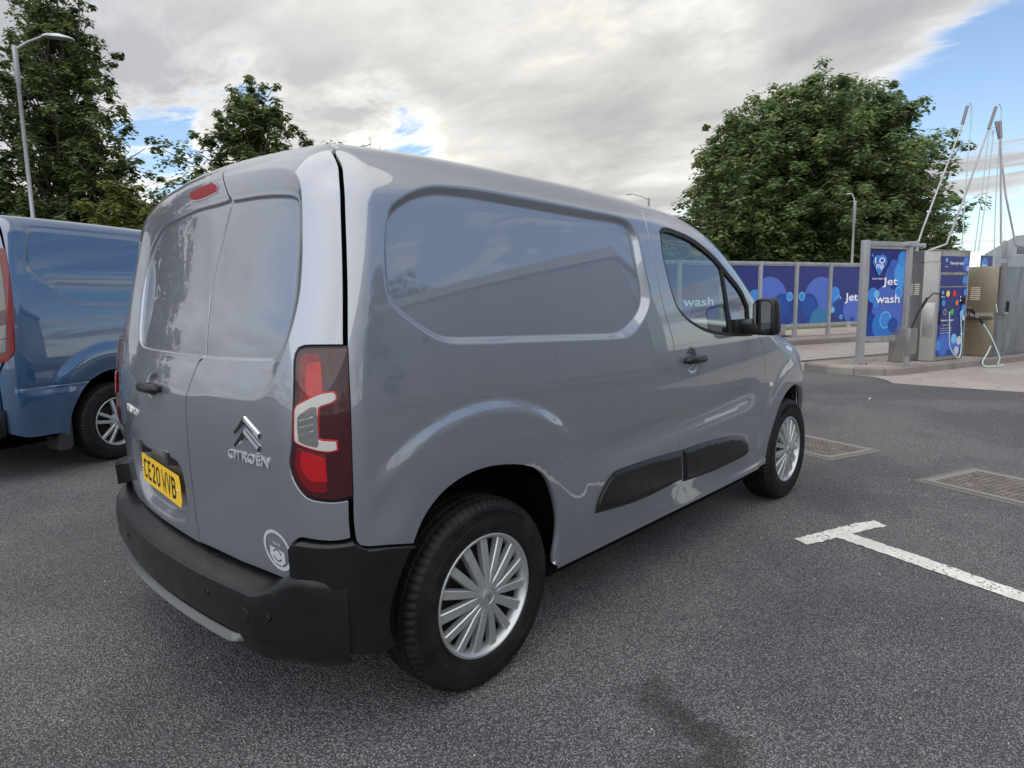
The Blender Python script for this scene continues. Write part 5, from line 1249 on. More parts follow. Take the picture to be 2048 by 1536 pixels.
# -- small meter cabinet
MC = place((11.36, .38), YB, .13); mc = thing('meter_cabinet', 'small low steel cabinet behind the right post of the blue sign board', 'cabinet')
part('body', mc, INOX, [(0, .26, 0, .22, .02, .60)], MC); part('door', mc, INOX, [(.02, .24, -.008, -.002, .05, .57)], MC); part('lock', mc, SEAL, [(.17, .21, -.014, -.009, .27, .29)], MC); part('foot', mc, KERB, [(-.02, .28, -.02, .24, 0, .018)], MC)
# -- first kiosk
MK = place((11.85, -.03), R(-18), .14); K1 = thing('wash_kiosk', 'stainless jet wash kiosk with navy control panel, nearest the blue sign board', 'kiosk')
b = bmesh.new(); fp = [(0, 0), (.92, 0), (.92, .62), (-.06, .62), (-.10, .20)]; prism(b, fp, 0, 1.72, MK); bmesh.ops.recalc_face_normals(b, faces=b.faces); body1 = obj('body', b, INOX, K1)
b = bmesh.new(); fp = [(-.012, -.012), (.93, -.012), (.93, .45), (-.07, .45), (-.112, .20)]; prism(b, fp, 1.725, 1.91, MK); bmesh.ops.recalc_face_normals(b, faces=b.faces); obj('head', b, INOX, K1)
part('roof_cap', K1, GALV, [(-.10, .95, -.03, .46, 1.912, 1.925)], MK)
ML = MK @ Matrix.Translation((-.06, .62, 0)) @ Matrix.Rotation(math.atan2(-.42, -.04), 4, 'Z')     # left side frame: x along the side towards the front
for i in range(3):
    for j in range(6): part('vent_slot', K1, pmat((.75, .70, .58)), [(.03+i*.12, .12+i*.12, -.006, -.001, 1.16+j*.035, 1.178+j*.035)], ML, .001)
MCf = MK @ Matrix.Translation((-.10, .20, 0)) @ Matrix.Rotation(math.atan2(-.20, .10), 4, 'Z')
part('service_door', K1, INOX, [(.03, .19, -.008, -.002, .42, 1.02)], MCf)
fr = [(.0, .0)]
printed_panel('control_panel', K1, MK @ Matrix.Translation((.03, -.012, .07)), .86, 1.21, [(.25, .20, .24, (.04, .09, .42)), (.25, .20, .17, (.05, .13, .5)), (.62, .17, .15, (.05, .13, .45)), (.55, .30, .09, PALE), (.72, .26, .08, (.5, .55, .66)), (.66, .08, .08, (.45, .5, .62)), (.05, .20, .09, SKYB), (.40, .06, .06, DEEP),
    (.26, 1.10, .055, (.75, .62, .08)), (.46, 1.10, .055, (.62, .02, .04)), (.14, .94, .055, (.03, .25, .65)), (.56, .94, .05, (.60, .16, .06)), (.20, .78, .05, (.75, .75, .75)), (.20, .78, .043, (.05, .05, .09)), (.42, .78, .055, (.06, .38, .08)), (.09, 1.12, .03, PALE),
    (.80, 1.12, .06, SKYB), (.78, .84, .07, SKYB), (.74, .74, .07, PALE), (.66, .98, .02, WHITE), (.66, 1.04, .015, WHITE), (.80, .66, .045, (.4, .5, .7))],
    [('How to start', .08, .62, .40, .035), ('1. insert coins', .13, .545, .22, .02), ('2. select programme', .08, .49, .35, .016), ('foam jet wash', .08, .45, .35, .014), ('hot wax', .08, .41, .33, .014), ('imo', .72, .36, .09, .05), ('imo', .03, 1.04, .11, .02)], NAVY)
printed_panel('display_panel', K1, MK @ Matrix.Translation((.03, -.012, 1.30)), .86, .20, [(.80, .10, .09, SKYB), (.80, .02, .05, MIDB)], [], NAVY)
printed_panel('header_panel', K1, MK @ Matrix.Translation((.03, -.026, 1.55)), .86, .27, [(.78, .14, .13, MIDB), (.74, .20, .06, SKYB), (.82, .06, .05, (.3, .4, .7)), (.13, .20, .035, PALE)], [('Foam jet wash', .24, .11, .44, .07), ('imo', .09, .08, .08, .02)], NAVY)
part('card_reader', K1, SEAL, [(.72, .84, -.035, -.014, .98, 1.10)], MK, .004)
part('trim_strip', K1, GALV, [(.0, .028, -.014, -.001, .05, 1.72), (.892, .92, -.014, -.001, .05, 1.72), (.029, .891, -.016, -.001, 1.285, 1.298)], MK)
# lance in its holder, bin
MH_ = place((10.88, .17), YB, .13); bn = thing('lance_holder', 'small stainless box holder with black lance leaning in it, left of the kiosk', 'holder')
part('bucket', bn, INOX, [(-.09, .09, -.09, .09, .20, .62)], MH_, .006); part('bracket', bn, GALV, [(-.03, .03, -.02, .04, .0, .199)], MH_)
LNC = thing('spray_lance', 'black spray lance with curved hose leaning in the stainless holder', 'lance')
b = bmesh.new(); tube(b, [(10.93, .16, .70), (11.07, .10, .98), (11.20, .01, 1.21)], .016, 8); obj('wand', b, SEAL, LNC)
b = bmesh.new(); tube(b, [(11.13, .05, 1.10), (11.22, 0, 1.245)], .021, 8); obj('grip', b, RUBBER, LNC)
b = bmesh.new(); cp = smooth_line([(11.20, 1.21), (11.29, 1.325), (11.37, 1.31), (11.40, 1.13), (11.385, .79)], .04, False)
tube(b, [(x, .01-(x-11.2)*.9, z) for x, z in cp], .011, 8); obj('flex', b, SEAL, LNC)
b = bmesh.new(); tube(b, [(11.385, -.16, .80), (11.385, -.16, 1.02)], .018, 8); obj('coupling', b, SEAL, LNC)
HOSE = principled('pale_green_hose', (.42, .55, .52), .5)
# booms with their hoses
def boom(label, pts, hose, r_=.018, hr_=.009, brk=None, mat=None):
    t = thing('wash_boom', label, 'boom', (0, 0, 0), 0, 'swing booms over the jet wash kiosks')
    b = bmesh.new(); tube(b, pts, [r_, r_, r_*.8, r_*.7] if len(pts) == 4 else r_, 10); smooth_angle(obj('arm', b, mat or ARM, t), 50)
    if hose:
        L3 = [Vector(p) for p in hose]; b = bmesh.new()
        Q = []
        for i in range(len(L3)-1):
            for k in range(6):
                t_ = k/6; p0 = L3[max(i-1, 0)]; p1 = L3[i]; p2 = L3[i+1]; p3 = L3[min(i+2, len(L3)-1)]
                Q.append(.5*((2*p1)+(p2-p0)*t_+(2*p0-5*p1+4*p2-p3)*t_*t_+(3*p1-p0-3*p2+p3)*t_**3))
        Q.append(L3[-1]); tube(b, Q, hr_, 8); smooth_angle(obj('hose', b, HOSE, t), 60)
    if brk:
        for q in brk: b = bmesh.new(); tube(b, q[:2], q[2], 8); obj('bracket', b, GALV, t)
    b = bmesh.new(); tube(b, [pts[-2], pts[-1]] if len(pts) > 2 else [Vector(pts[0]).lerp(Vector(pts[1]), .93), pts[1]], r_*1.5, 10); obj('sleeve', b, ARMD, t)
    return t
ARM = steel('boom_tube', (.40, .38, .38), .3, .5, .5); ARMD = principled('boom_sleeve', (.20, .175, .18), .5, .3)
part('boom_mount', K1, GALV, [(-.50, .10, .30, .40, 2.0, 2.06)], MK)
boom('leftmost jet wash boom, leaning right with hose falling past the navy panel', [(12.21, .39, 2.22), (12.29, .34, 2.5), (12.98, -.03, 4.34), (13.07, -.07, 4.66)], [(13.07, -.07, 4.66), (13.105, -.10, 4.72), (13.13, -.125, 4.62), (13.10, -.14, 4.30), (12.97, -.15, 3.7), (12.66, -.22, 1.55), (12.50, -.32, .55), (12.36, -.34, .22), (12.22, -.30, .20), (12.10, -.22, .40), (12.07, -.20, .75), (12.09, -.18, 1.0)], brk=[((12.21, .39, 2.25), (11.72, .62, 2.16), .02), ((12.21, .39, 2.22), (12.20, .40, 2.06), .03)])
b2 = boom('tall jet wash boom crossing between the two kiosks, hooked at the top', [(13.40, .16, 2.25), (13.7, 0, 3.02), (14.18, -.26, 4.42), (14.32, -.33, 4.84)], [(14.32, -.33, 4.84), (14.36, -.36, 4.90), (14.40, -.41, 4.78), (14.36, -.42, 4.54), (14.25, -.46, 3.74)], brk=[((13.40, .16, 2.25), (13.05, .40, 2.12), .02)])
b3 = boom('upright jet wash boom standing on the second cabinet corner', [(13.60, -.66, 2.2), (13.66, -.60, 3.0), (13.78, -.51, 4.15), (13.83, -.47, 4.46)], [(13.80, -.49, 4.35), (13.74, -.50, 3.75), (13.59, -.54, 2.74), (13.43, -.62, 1.55), (13.30, -.72, .95)])
b4 = boom('rightmost jet wash boom leaning left over the second cabinet', [(14.69, -.77, 2.23), (14.66, -.55, 3.2), (14.66, -.38, 4.3), (14.68, -.30, 4.64)], [(14.66, -.30, 4.55), (14.56, -.22, 4.38), (14.36, -.21, 3.31), (14.12, -.19, 2.1)], brk=[((14.69, -.77, 2.23), (15.2, -1.05, 2.12), .022)])
# mounting shoes on the kiosk roofs
sh_ = boom('short pale hose pair hanging behind the second boom', [(14.60, -.26, 4.40), (14.63, -.28, 4.46)], [(14.63, -.28, 4.46), (14.42, -.28, 3.31), (14.17, -.24, 2.1)], r_=.012)
# -- second cabinet
M2_ = place((13.34, -.70), R(-15), .13); K2 = thing('wash_cabinet', 'grey steel jet wash cabinet with a stained side and spray gun, at the right edge', 'cabinet')
b = bmesh.new(); prism(b, [(0, 0), (1.35, 0), (1.35, .95), (-.05, .95)], 0, 1.66, M2_); bmesh.ops.recalc_face_normals(b, faces=b.faces); obj('body', b, GREYP, K2)
MS2 = M2_ @ Matrix.Translation((-.05, .95, 0)) @ Matrix.Rotation(math.atan2(-.95, .05), 4, 'Z')
part('side_panel', K2, INOX2, [(.0, .95, -.012, -.002, .82, 1.67)], MS2); part('side_panel', K2, INOX2, [(.0, .93, -.008, -.002, .02, .76)], MS2)
b = bmesh.new(); prism(b, [(0, -.0), (0, -.02), (.06, -.13), (.10, -.12), (.10, 0)], 0, .93, MS2 @ Matrix.Translation((0, 0, .82)) @ Matrix.Rotation(R(90), 4, 'Y') @ Matrix.Rotation(R(0), 4, 'Z')); bmesh.ops.recalc_face_normals(b, faces=b.faces); obj('drip_shelf', b, INOX, K2)
for i in range(3):
    for j in range(7): part('vent_slot', K2, pmat((.62, .58, .48)), [(.12+i*.20, .28+i*.20, -.017, -.013, 1.06+j*.035, 1.078+j*.035)], MS2, .001)
part('front_panel', K2, GREYP, [(.03, 1.32, -.012, -.002, .03, 1.62)], M2_); part('hatch', K2, GREYP, [(.35, .60, -.018, -.013, .08, .42)], M2_)
part('bolt', K2, SEAL, [(.28, .30, -.018, -.013, .12, .14), (.56, .58, -.024, -.019, .12, .14), (.05, .065, -.018, -.013, 1.2, 1.215)], M2_, 0)
part('post', K2, ARMD, [(.02, .09, -.08, -.014, .80, 1.72)], M2_); part('pivot_plate', K2, GALV, [(-.16, .16, -.06, -.02, 1.80, 2.12)], M2_ @ Matrix.Translation((.12, 0, 0)), .02)
part('pivot_plate', K2, GREYP, [(.62, 1.35, -.06, .0, 1.90, 2.04)], M2_, .01)
part('handle', K2, GALV, [(.20, .36, -.05, -.014, .78, .82)], M2_); part('lever', K2, SEAL, [(.32, .36, -.06, -.03, .83, 1.02)], M2_)
part('head', K2, INOX, [(-.05, .25, 1.2, 1.6, .0, 1.98)], M2_); part('rear_hood', K2, GREYP, [(.28, 1.05, 1.0, 1.6, .0, 1.95)], M2_); part('hood_edge', K2, GALV, [(1.052, 1.10, .98, 1.6, .0, 1.96)], M2_)
printed_panel('printed_panel', K2, M2_ @ Matrix.Translation((1.42, .9, 1.50)), .5, .45, [(.16, .26, .14, SKYB), (.05, .1, .09, PALE)], [('imo', .06, .20, .2, .09)])
SG = thing('spray_gun', 'black trigger spray gun on a pale hose looping to the ground', 'spray gun')
b = bmesh.new(); tube(b, [(12.80, -.33, 1.045), (12.84, -.38, 1.03), (12.88, -.44, .93)], [.03, .034, .02], 8); tube(b, [(12.84, -.36, 1.0), (12.86, -.37, .88), (12.90, -.44, .87)], .010, 6); tube(b, [(12.80, -.33, 1.04), (12.80, -.34, .93), (12.86, -.38, .87)], .008, 6); obj('gun_body', b, GLOSSBLK, SG)
b = bmesh.new(); tube(b, [(12.88, -.44, .93), (12.92, -.49, .87)], .018, 8); obj('coupling', b, CHROME, SG)
b = bmesh.new(); tube(b, [(12.92, -.49, .87), (12.98, -.56, .76)], .020, 8); obj('sleeve', b, SEAL, SG)
b = bmesh.new(); hp = smooth_line([(0, .76), (.08, .55), (.15, .30), (.19, .12), (.17, .03)], .04, False)
Q = [(12.98+x*.55, -.56-x*1.45, z) for x, z in hp]+[(13.02, -.90, .024), (12.85, -.93, .02), (12.60, -.78, .02), (12.45, -.72, .03), (12.55, -.65, .05), (12.78, -.62, .10), (13.0, -.66, .22), (13.10, -.70, .40)]
P_ = [Vector(p) for p in Q]; Q2 = []
for i in range(len(P_)-1):
    for k in range(4): Q2.append(P_[i].lerp(P_[i+1], k/4))
for _ in range(4): Q2 = [Q2[0]]+[(Q2[i-1]+Q2[i]*2+Q2[i+1])/4 for i in range(1, len(Q2)-1)]+[Q2[-1]]
tube(b, Q2, .012, 8); smooth_angle(obj('hose', b, HOSE, SG), 60)
# -- things behind the screen
MV = place((17.6, 6.2), GY, 0); VC = thing('vacuum_unit', 'pale low machine cabinet seen under the blue screen with a black hose', 'machine')
part('body', VC, pmat((.50, .49, .46)), [(0, 2.2, 0, .8, .05, 1.0)], MV, .02); part('plinth', VC, SEAL, [(-.15, 2.35, -.1, .9, 0, .05)], MV); part('leg', VC, SEAL, [(2.6, 2.72, 0, .1, 0, 1.2)], MV)
b = bmesh.new(); tube(b, [tuple(MV @ Vector(p)) for p in ((.9, -.3, .85), (.6, -.35, .45), (.2, -.4, .18), (-.4, -.5, .06), (-1.2, -.6, .05))], .05, 8); smooth_angle(obj('hose', b, SEAL, VC), 60)
GRASS = principled('grass', (.10, .12, .035), .9); _b = NB(GRASS); _b.set('Base Color', _b.mix(_b.noise(_b.co(), 3, 5, .7), (.055, .075, .02), (.16, .15, .06)))
obj('verge', mesh('v', [(8, 14, .02), (20, 8.6, .02), (40, 1.5, .02), (60, 40, .02), (10, 60, .02), (-20, 60, .02), (-12, 22, .02)], [(0, 1, 2, 3, 4, 5, 6)]), GRASS, kind='structure')
# far pale building beyond the right cabinet
FB = thing('far_shed', 'pale grey pitched roof shed far behind the right cabinet', 'building')
MF = place((48.4, 4.12), R(-82), 0); b = bmesh.new(); prism(b, [(0, 0), (16, 0), (16, 4.8), (1.5, 4.72), (0, 3.7)], -12, 0, MF @ Matrix.Rotation(R(90), 4, 'X')); bmesh.ops.recalc_face_normals(b, faces=b.faces); wl_ = obj('wall', b, pmat((.34, .37, .40)), FB)
b = bmesh.new()
for k in range(14): box(b, k*1.1+.08, k*1.1+1.1, -.06, -.02, .1, 3.5, MF)
o = obj('cladding', b, pmat((.30, .33, .36)), FB); o['kind'] = 'stuff'
# ------------------------------------------------------------------ trees
def leaf_mat(name, a, b_, c_):
    m = bpy.data.materials.new(name); m.use_nodes = True; nb_ = NB(m); N, L = nb_.N, nb_.L; p = nb_.p
    geo = N.new('ShaderNodeNewGeometry'); col = nb_.ramp(geo.outputs['Random Per Island'], [(0, a), (.5, b_), (1, c_)])
    big = nb_.noise(nb_.co(), .6, 3, .5); col = nb_.mix(1.0, col, nb_.mix(nb_.rng(big, .35, .65), (.75, .78, .8), (1.2, 1.15, 1.0)), 'MULTIPLY')
    L.new(col, p.inputs['Base Color']); p.inputs['Roughness'].default_value = .55; p.inputs['Specular IOR Level'].default_value = .35
    tr_ = N.new('ShaderNodeBsdfTranslucent'); L.new(col, tr_.inputs[0]); mx = N.new('ShaderNodeMixShader'); mx.inputs[0].default_value = .45
    L.new(p.outputs[0], mx.inputs[1]); L.new(tr_.outputs[0], mx.inputs[2]); L.new(mx.outputs[0], N['Material Output'].inputs[0]); return m
LEAF1 = leaf_mat('leaf_olive', (.088, .150, .058), (.165, .242, .100), (.275, .33, .165))
LEAF2 = leaf_mat('leaf_dark', (.066, .104, .042), (.125, .175, .068), (.21, .25, .105))
LEAF3 = leaf_mat('leaf_yellow_green', (.09, .12, .03), (.16, .19, .045), (.24, .25, .07))
BARK = principled('bark', (.085, .075, .062), .9); _b = NB(BARK); _b.set('Base Color', _b.mix(_b.noise(_b.map(_b.co(), (1, 1, .2)), 6, 6, .7), (.045, .038, .03), (.15, .135, .115))); _b.bump(_b.noise(_b.map(_b.co(), (1, 1, .2)), 12, 5, .7), .8, .03)
def leaves(clumps, per, size, rng):
    """clumps: (n,4) x y z r -> leaf quads (folded a little)"""
    n = len(clumps); c_ = np.repeat(clumps, per, 0); m = len(c_)
    d = rng.normal(size=(m, 3)); d /= np.linalg.norm(d, axis=1)[:, None]; rad = rng.random(m)**.45
    P = c_[:, :3]+d*(c_[:, 3]*rad)[:, None]*np.array([1, 1, .75])
    a = rng.normal(size=(m, 3)); a /= np.linalg.norm(a, axis=1)[:, None]; up = d*.6+np.array([0, 0, .9]); b = np.cross(a, up); b /= np.linalg.norm(b, axis=1)[:, None]+1e-9; a = np.cross(b, up); a /= np.linalg.norm(a, axis=1)[:, None]+1e-9
    s = size*(.6+.8*rng.random(m))[:, None]
    V = np.stack([P-a*s, P-b*s*.55+a*s*.1, P+a*s, P+b*s*.55+a*s*.1], 1).reshape(-1, 3)
    me = bpy.data.meshes.new('crown'); me.vertices.add(len(V)); me.vertices.foreach_set('co', V.ravel().astype(np.float32)); me.loops.add(4*m); me.loops.foreach_set('vertex_index', np.arange(4*m, dtype=np.int32))
    me.polygons.add(m); me.polygons.foreach_set('loop_start', np.arange(0, 4*m, 4, dtype=np.int32)); me.polygons.foreach_set('loop_total', np.full(m, 4, dtype=np.int32)); me.update(); return me
def tree(label, loc, height, prof, mat, seed, nb=34, per=90, size=.10, cr=.55, base=.12, trunk_r=.28, spread=1.0, droop=0, squash=(1, 1), cat='tree', name='tree', dens=1.0, fill=0):
    """prof(t, az) -> crown radius at relative height t. Limbs leave the trunk, twigs leave the limbs and carry the leaf clumps"""
    rng = np.random.default_rng(seed); t_ = thing(name, label, cat, loc)
    b = bmesh.new(); H_ = height; tp = [(0, 0, 0)]; w1, w2 = rng.normal(0, .02, 2)
    for k in range(1, 9): h = H_*.92*k/8; tp.append((H_*w1*math.sin(k*.7), H_*w2*math.sin(k*.9+1), h))
    tube(b, tp, [trunk_r*(1-k/8)**.8+.02 for k in range(9)], 10); o = obj('trunk', b, BARK, t_)
    cl = []; bb = bmesh.new()
    for i in range(nb):
        f = base+(1-base)*((i+.5)/nb)**.9*.97; az = i*2.399+rng.normal(0, .35); Rr = prof(f, az)
        if Rr < .15: continue
        h0 = H_*max(.06, f-.16-.10*rng.random()); idx = min(7, int(h0/(H_*.92)*8)); p0 = Vector(tp[idx]).lerp(Vector(tp[idx+1]), h0/(H_*.92)*8-idx)
        L_ = Rr*(.80+.28*rng.random()); end = Vector((math.cos(az)*L_*squash[0], math.sin(az)*L_*squash[1], H_*f-droop*L_+rng.normal(0, .12)))
        mid = p0.lerp(end, .5)+Vector((rng.normal(0, .15), rng.normal(0, .15), .10*L_)); pts = [p0, p0.lerp(mid, .5), mid, mid.lerp(end, .5)+Vector((0, 0, .05*L_)), end]
        r0 = max(.03, trunk_r*.42*(1-f*.75)); tube(bb, pts, [r0, r0*.8, r0*.55, r0*.35, .012], 6, False)
        nt = max(3, int(L_*2.6*dens))
        for k in range(nt):
            s = .25+.75*(k+rng.random())/nt; q = pts[2].lerp(pts[4], (s-.5)*2) if s > .5 else pts[0].lerp(pts[2], s*2)
            off = Vector(rng.normal(0, .26*spread+.05*L_, 3)); off.z *= .7; e = q+off
            if rng.random() < .6: tube(bb, [q, q.lerp(e, .6)+Vector((0, 0, .05)), e], [.022, .014, .006], 4, False)
            cl.append((*e, cr*(.55+.7*rng.random())))
            if rng.random() < .6: e2 = e+Vector(rng.normal(0, cr*.9, 3)); cl.append((*e2, cr*(.35+.4*rng.random())))
    for i in range(fill):
        f = rng.uniform(base+.02, .985); az = rng.uniform(0, 2*math.pi); q = prof(f, az)*rng.uniform(.72, .97); cl.append((q*math.cos(az), q*math.sin(az), H_*f, cr*rng.uniform(.6, 1.1)))
    obj('limbs', bb, BARK, t_)
    cl = np.array(cl); cl = cl[cl[:, 2] > .25]; obj('crown', leaves(cl, per, size, rng), mat, t_); return t_
def p_round(Rm, lo=.1, pk=.42):
    def f(t, az):
        q = (t-lo)/(1-lo)
        if q <= 0: return Rm*.5
        v = math.sin(math.pi*min(1, (q/pk)*.5))*1.0 if q < pk else math.sqrt(max(0, 1-((q-pk)/(1-pk))**2.1))
        return Rm*max(.55 if q < pk else 0, v)*(1+.05*math.sin(3*az+t*9)+.04*math.sin(7*az+t*17))
    return f
def p_cone(Rm, pw=.9): return lambda t, az: Rm*(1-t)**pw*(1+.18*math.sin(4*az+t*23)+.12*math.sin(2*az-t*31))+.25
tree('huge round sycamore with dense olive foliage behind the blue screen on the right', (35.3, 10.35, 0), 12.2, p_round(6.6, pk=.33), LEAF1, 11, nb=220, per=46, size=.125, cr=.58, fill=400, trunk_r=.42, base=.05, dens=1.15)
tree('tall pointed dark tree behind the lamp post at the left', (5.3, 26.9, 0), 13.9, p_cone(3.9, .66), LEAF2, 5, nb=150, per=50, size=.095, cr=.40, fill=0, trunk_r=.28, base=.05, droop=.10, dens=1.3)
tree('medium broken crowned green tree rising behind the roof of the silver van', (9.6, 20.3, 0), 9.1, p_cone(4.2, .75), LEAF2, 23, nb=110, per=56, size=.085, cr=.36, fill=30, trunk_r=.20, base=.12, dens=1.2)
tree('dark tree at the far left edge behind the lamp post', (.6, 28.5, 0), 10.0, p_round(3.9), LEAF2, 31, nb=70, per=50, size=.115, cr=.5, trunk_r=.3, base=.06)
tree('low dark tree between the pointed tree and the silver van', (8.3, 25.6, 0), 6.2, p_round(2.3), LEAF2, 37, nb=50, per=50, size=.10, cr=.45, trunk_r=.2, base=.05)
tree('young yellow green bush showing above the roof of the blue van', (5.0, 19.6, 0), 5.2, p_cone(1.9, .55), LEAF3, 41, nb=50, per=50, size=.08, cr=.28, trunk_r=.08, base=.2, cat='bush', name='bush')
tree('small sapling top peeping over the silver van beside the medium tree', (13.6, 18.6, 0), 7.6, p_cone(1.5, .5), LEAF1, 43, nb=26, per=40, size=.10, cr=.30, trunk_r=.07, base=.3)
tree('low green trees behind the screen left of the sycamore', (29.0, 15.0, 0), 5.4, p_round(3.0), LEAF1, 47, nb=50, per=50, size=.12, cr=.5, trunk_r=.15, base=.05)
tree('lower bushy tree at the right foot of the sycamore', (38.3, 6.2, 0), 6.2, p_round(2.6), LEAF1, 53, nb=50, per=50, size=.12, cr=.5, trunk_r=.15, base=.05)
# ------------------------------------------------------------------ street lamps
LAMPC = steel('lamp_galvanised', (.42, .45, .46), .4, .6, .5)
def lamp_post(label, loc, h, az, arm, ls=1.0):
    t = thing('street_lamp', label, 'street lamp', loc, 0, 'street lamps round the car park'); b = bmesh.new(); tube(b, [(0, 0, 0), (0, 0, 1.2), (0, 0, 1.25), (0, 0, h-.9), (0, 0, h-.88), (0, 0, h)], [.085, .085, .052, .045, .06, .06], 12); smooth_angle(obj('pole', b, LAMPC, t), 50)
    d = Vector((math.cos(az), math.sin(az), 0)); b = bmesh.new(); tube(b, [Vector((0, 0, h-.1)), d*arm*.45+Vector((0, 0, h+.10)), d*arm+Vector((0, 0, h+.26))], [.03, .028, .028], 8); obj('arm', b, LAMPC, t)
    M_ = Matrix.Translation(d*arm+Vector((0, 0, h+.27))) @ Matrix.Rotation(az, 4, 'Z') @ Matrix.Rotation(R(2), 4, 'Y') @ Matrix.Scale(ls, 4); b = bmesh.new()
    pr = [(0, .05, .05), (.15, .13, .10), (.45, .16, .12), (.72, .12, .06), (.82, .05, .02)]; rows = []
    for x, w_, hh in pr: rows.append([b.verts.new(M_ @ Vector((x, w_*math.cos(a), hh*math.sin(a) if math.sin(a) > 0 else .03*math.sin(a)))) for a in np.linspace(0, 2*math.pi, 13)[:-1]])
    for A, B in zip(rows, rows[1:]):
        for k in range(12): b.faces.new((A[k], A[(k+1) % 12], B[(k+1) % 12], B[k]))
    b.faces.new(rows[0][::-1]); b.faces.new(rows[-1]); bmesh.ops.recalc_face_normals(b, faces=b.faces); smooth_angle(obj('lantern', b, LAMPC, t), 50); return t
lamp_post('tall street lamp at the left in front of the pointed tree', (2.40, 17.9, 0), 7.72, R(-32), .62, .85)
lamp_post('grey street lamp standing before the sycamore above the blue screen', (27.3, 5.75, 0), 5.05, R(130), .12, .32)
lamp_post('distant street lamp just above the roof of the silver van', (34.4, 19.6, 0), 7.5, R(125), .95, .6)
# ------------------------------------------------------------------ the blue van: same panel builder, other body
_keep = dict(W_X=W_X, TUM=TUM, Z_T=Z_T, C_T=C_T, X_R=X_R, FIL=FIL)
W_X = Spl([-1.1, -.7, 0, 1, 2.2, 2.9, 3.3, 3.7], [.93, .955, .965, .97, .965, .95, .90, .75])
TUM = Spl([.2, .35, .55, .8, 1.0, 1.2, 1.5, 1.8, 2.1], [.04, .02, .003, 0, .006, .02, .06, .125, .205])
Z_T = Spl([-1.1, -.7, 0, 1.4, 1.9, 2.3, 2.7, 3.0, 3.3, 3.7], [2.035, 2.055, 2.062, 2.05, 1.98, 1.72, 1.40, 1.22, 1.10, .9])
C_T = Spl([-1, 1, 2, 4], [.03, .03, .06, .06]); X_R = Spl([.2, .5, .9, 1.2, 1.5, 1.8, 2.0], [-.94, -.96, -.96, -.94, -.90, -.84, -.79]); FIL = .12
BV = thing('panel_van', 'metallic blue panel van parked behind the silver van at the left', 'van', (-.16454772, 4.76722181, 0), R(23.2))
_root_inv = None
PB = smooth_line([(-.492, .80), (-.47, .829), (-.437, .834), (-.2, .835), (1.9, .832), (1.93, .81), (1.93, .42), (1.90, .385), (.18, .387), (-.205, .395), (-.291, .410), (-.361, .454), (-.418, .520), (-.516, .585), (-.557, .628), (-.554, .668)], .015, True, 60)
def D_blue(uv, P):
    x, z = P[:, 0], P[:, 2]; d = np.zeros(len(x)); s = sdf(uv, PB)
    deep = sstep(.62, .44, uv[:, 1])           # the lower edge is a deep fold, the upper a thin groove
    d -= (.006+.022*deep)*sstep(0, .012+.0, s)*(1-deep)+deep*.028*sstep(0, .035, s)
    d -= .006*np.exp(-(s/.006)**2)*(1-deep)
    r = np.hypot(x, z-.34); a = np.arctan2(z-.34, x)
    d += .022*sstep(.70, .62, r)*sstep(.2, .6, a)*sstep(2.75, 2.3, a)*sstep(.45, .60, r)+.008*sstep(.62, .50, r)
    r2 = np.hypot(x-2.93, z-.34); d += .02*sstep(.66, .60, r2)*(z > .4)
    d += .012*sstep(.71, .64, z)*sstep(-.82, -.60, x)*sstep(-.24, -.42, x)*sstep(.40, .62, z)
    d -= .006*np.exp(-((z-.718)/.0035)**2)*sstep(-.205, -.24, x)*sstep(-.79, -.76, x)
    return d
tl = [(x, 1.15) for x in np.arange(-.70, 1.80, .05)]
archb = [(.0+.435*math.cos(a), .34+.455*math.sin(a)) for a in np.linspace(-.15, math.pi+.15, 40)]; archb = [tuple(p) for p in chart_uv('side', [(x, -.95, z) for x, z in archb])]
archf = [(2.93+.435*math.cos(a), .34+.455*math.sin(a)) for a in np.linspace(-.15, math.pi+.15, 40)]; archf = [tuple(p) for p in chart_uv('side', [(x, -.95, z) for x, z in archf])]
BW_ = smooth_line([(1.98, .50), (2.0, .78), (2.25, .74), (2.55, .60), (2.78, .42), (2.70, .36), (2.1, .36)], .03, True, 30)
bo = dedupe([(-.70, 1.15)]+tl+sline([(1.80, 1.10), (2.3, .85), (2.8, .55), (3.1, .36), (3.4, .15), (3.42, -.3), (3.40, -.44)])+archf+[(2.3, -.51), (1.0, -.52), (.55, -.51)]+archb+sline([(-.48, -.49), (-.70, -.49), (-.845, -.478), (-.86, -.30), (-.86, -.08), (-.83, .03)])+sline([(-.818, .035), (-.775, .09), (-.762, .19), (-.698, .67), (-.688, .735), (-.668, .86)]), .004)
panel('side_panel', 'side', bo, BLUE, BV, D_blue, holes=[BW_], feats=[(PB, True)]+[(chart_uv('side', [(x, -.955, z) for x in np.arange(-.78, -.21, .02)]), False) for z in (.7105, .7145, .718, .7215, .7255)], extra=ringpts(PB, (.005, -.005, .012, .022, .035))+[tuple(p) for p in chart_uv('side', [(r_*math.cos(a), -.95, .34+r_*math.sin(a)) for r_ in (.46, .49, .52, .55, .58, .61, .64, .66, .68, .70) for a in np.linspace(.05, 3.0, 80)])]+[tuple(p) for p in chart_uv('side', [(x, -.95, z) for x in np.arange(-.83, -.25, .02) for z in (.58, .60, .62, .64, .66, .68)])], h=.038, g=.002)
panel('window_glass', 'side', inset(BW_, -.002), GLOSSBLK, BV, None, h=.08, thick=0, g=0, off=-.008)
panel('far_side_panel', 'left', bo, BLUE, BV, None, h=.12, g=.002)
rtb = chart_pt('side', [(x, 1.15) for x in np.linspace(-.70, 1.75, 30)])
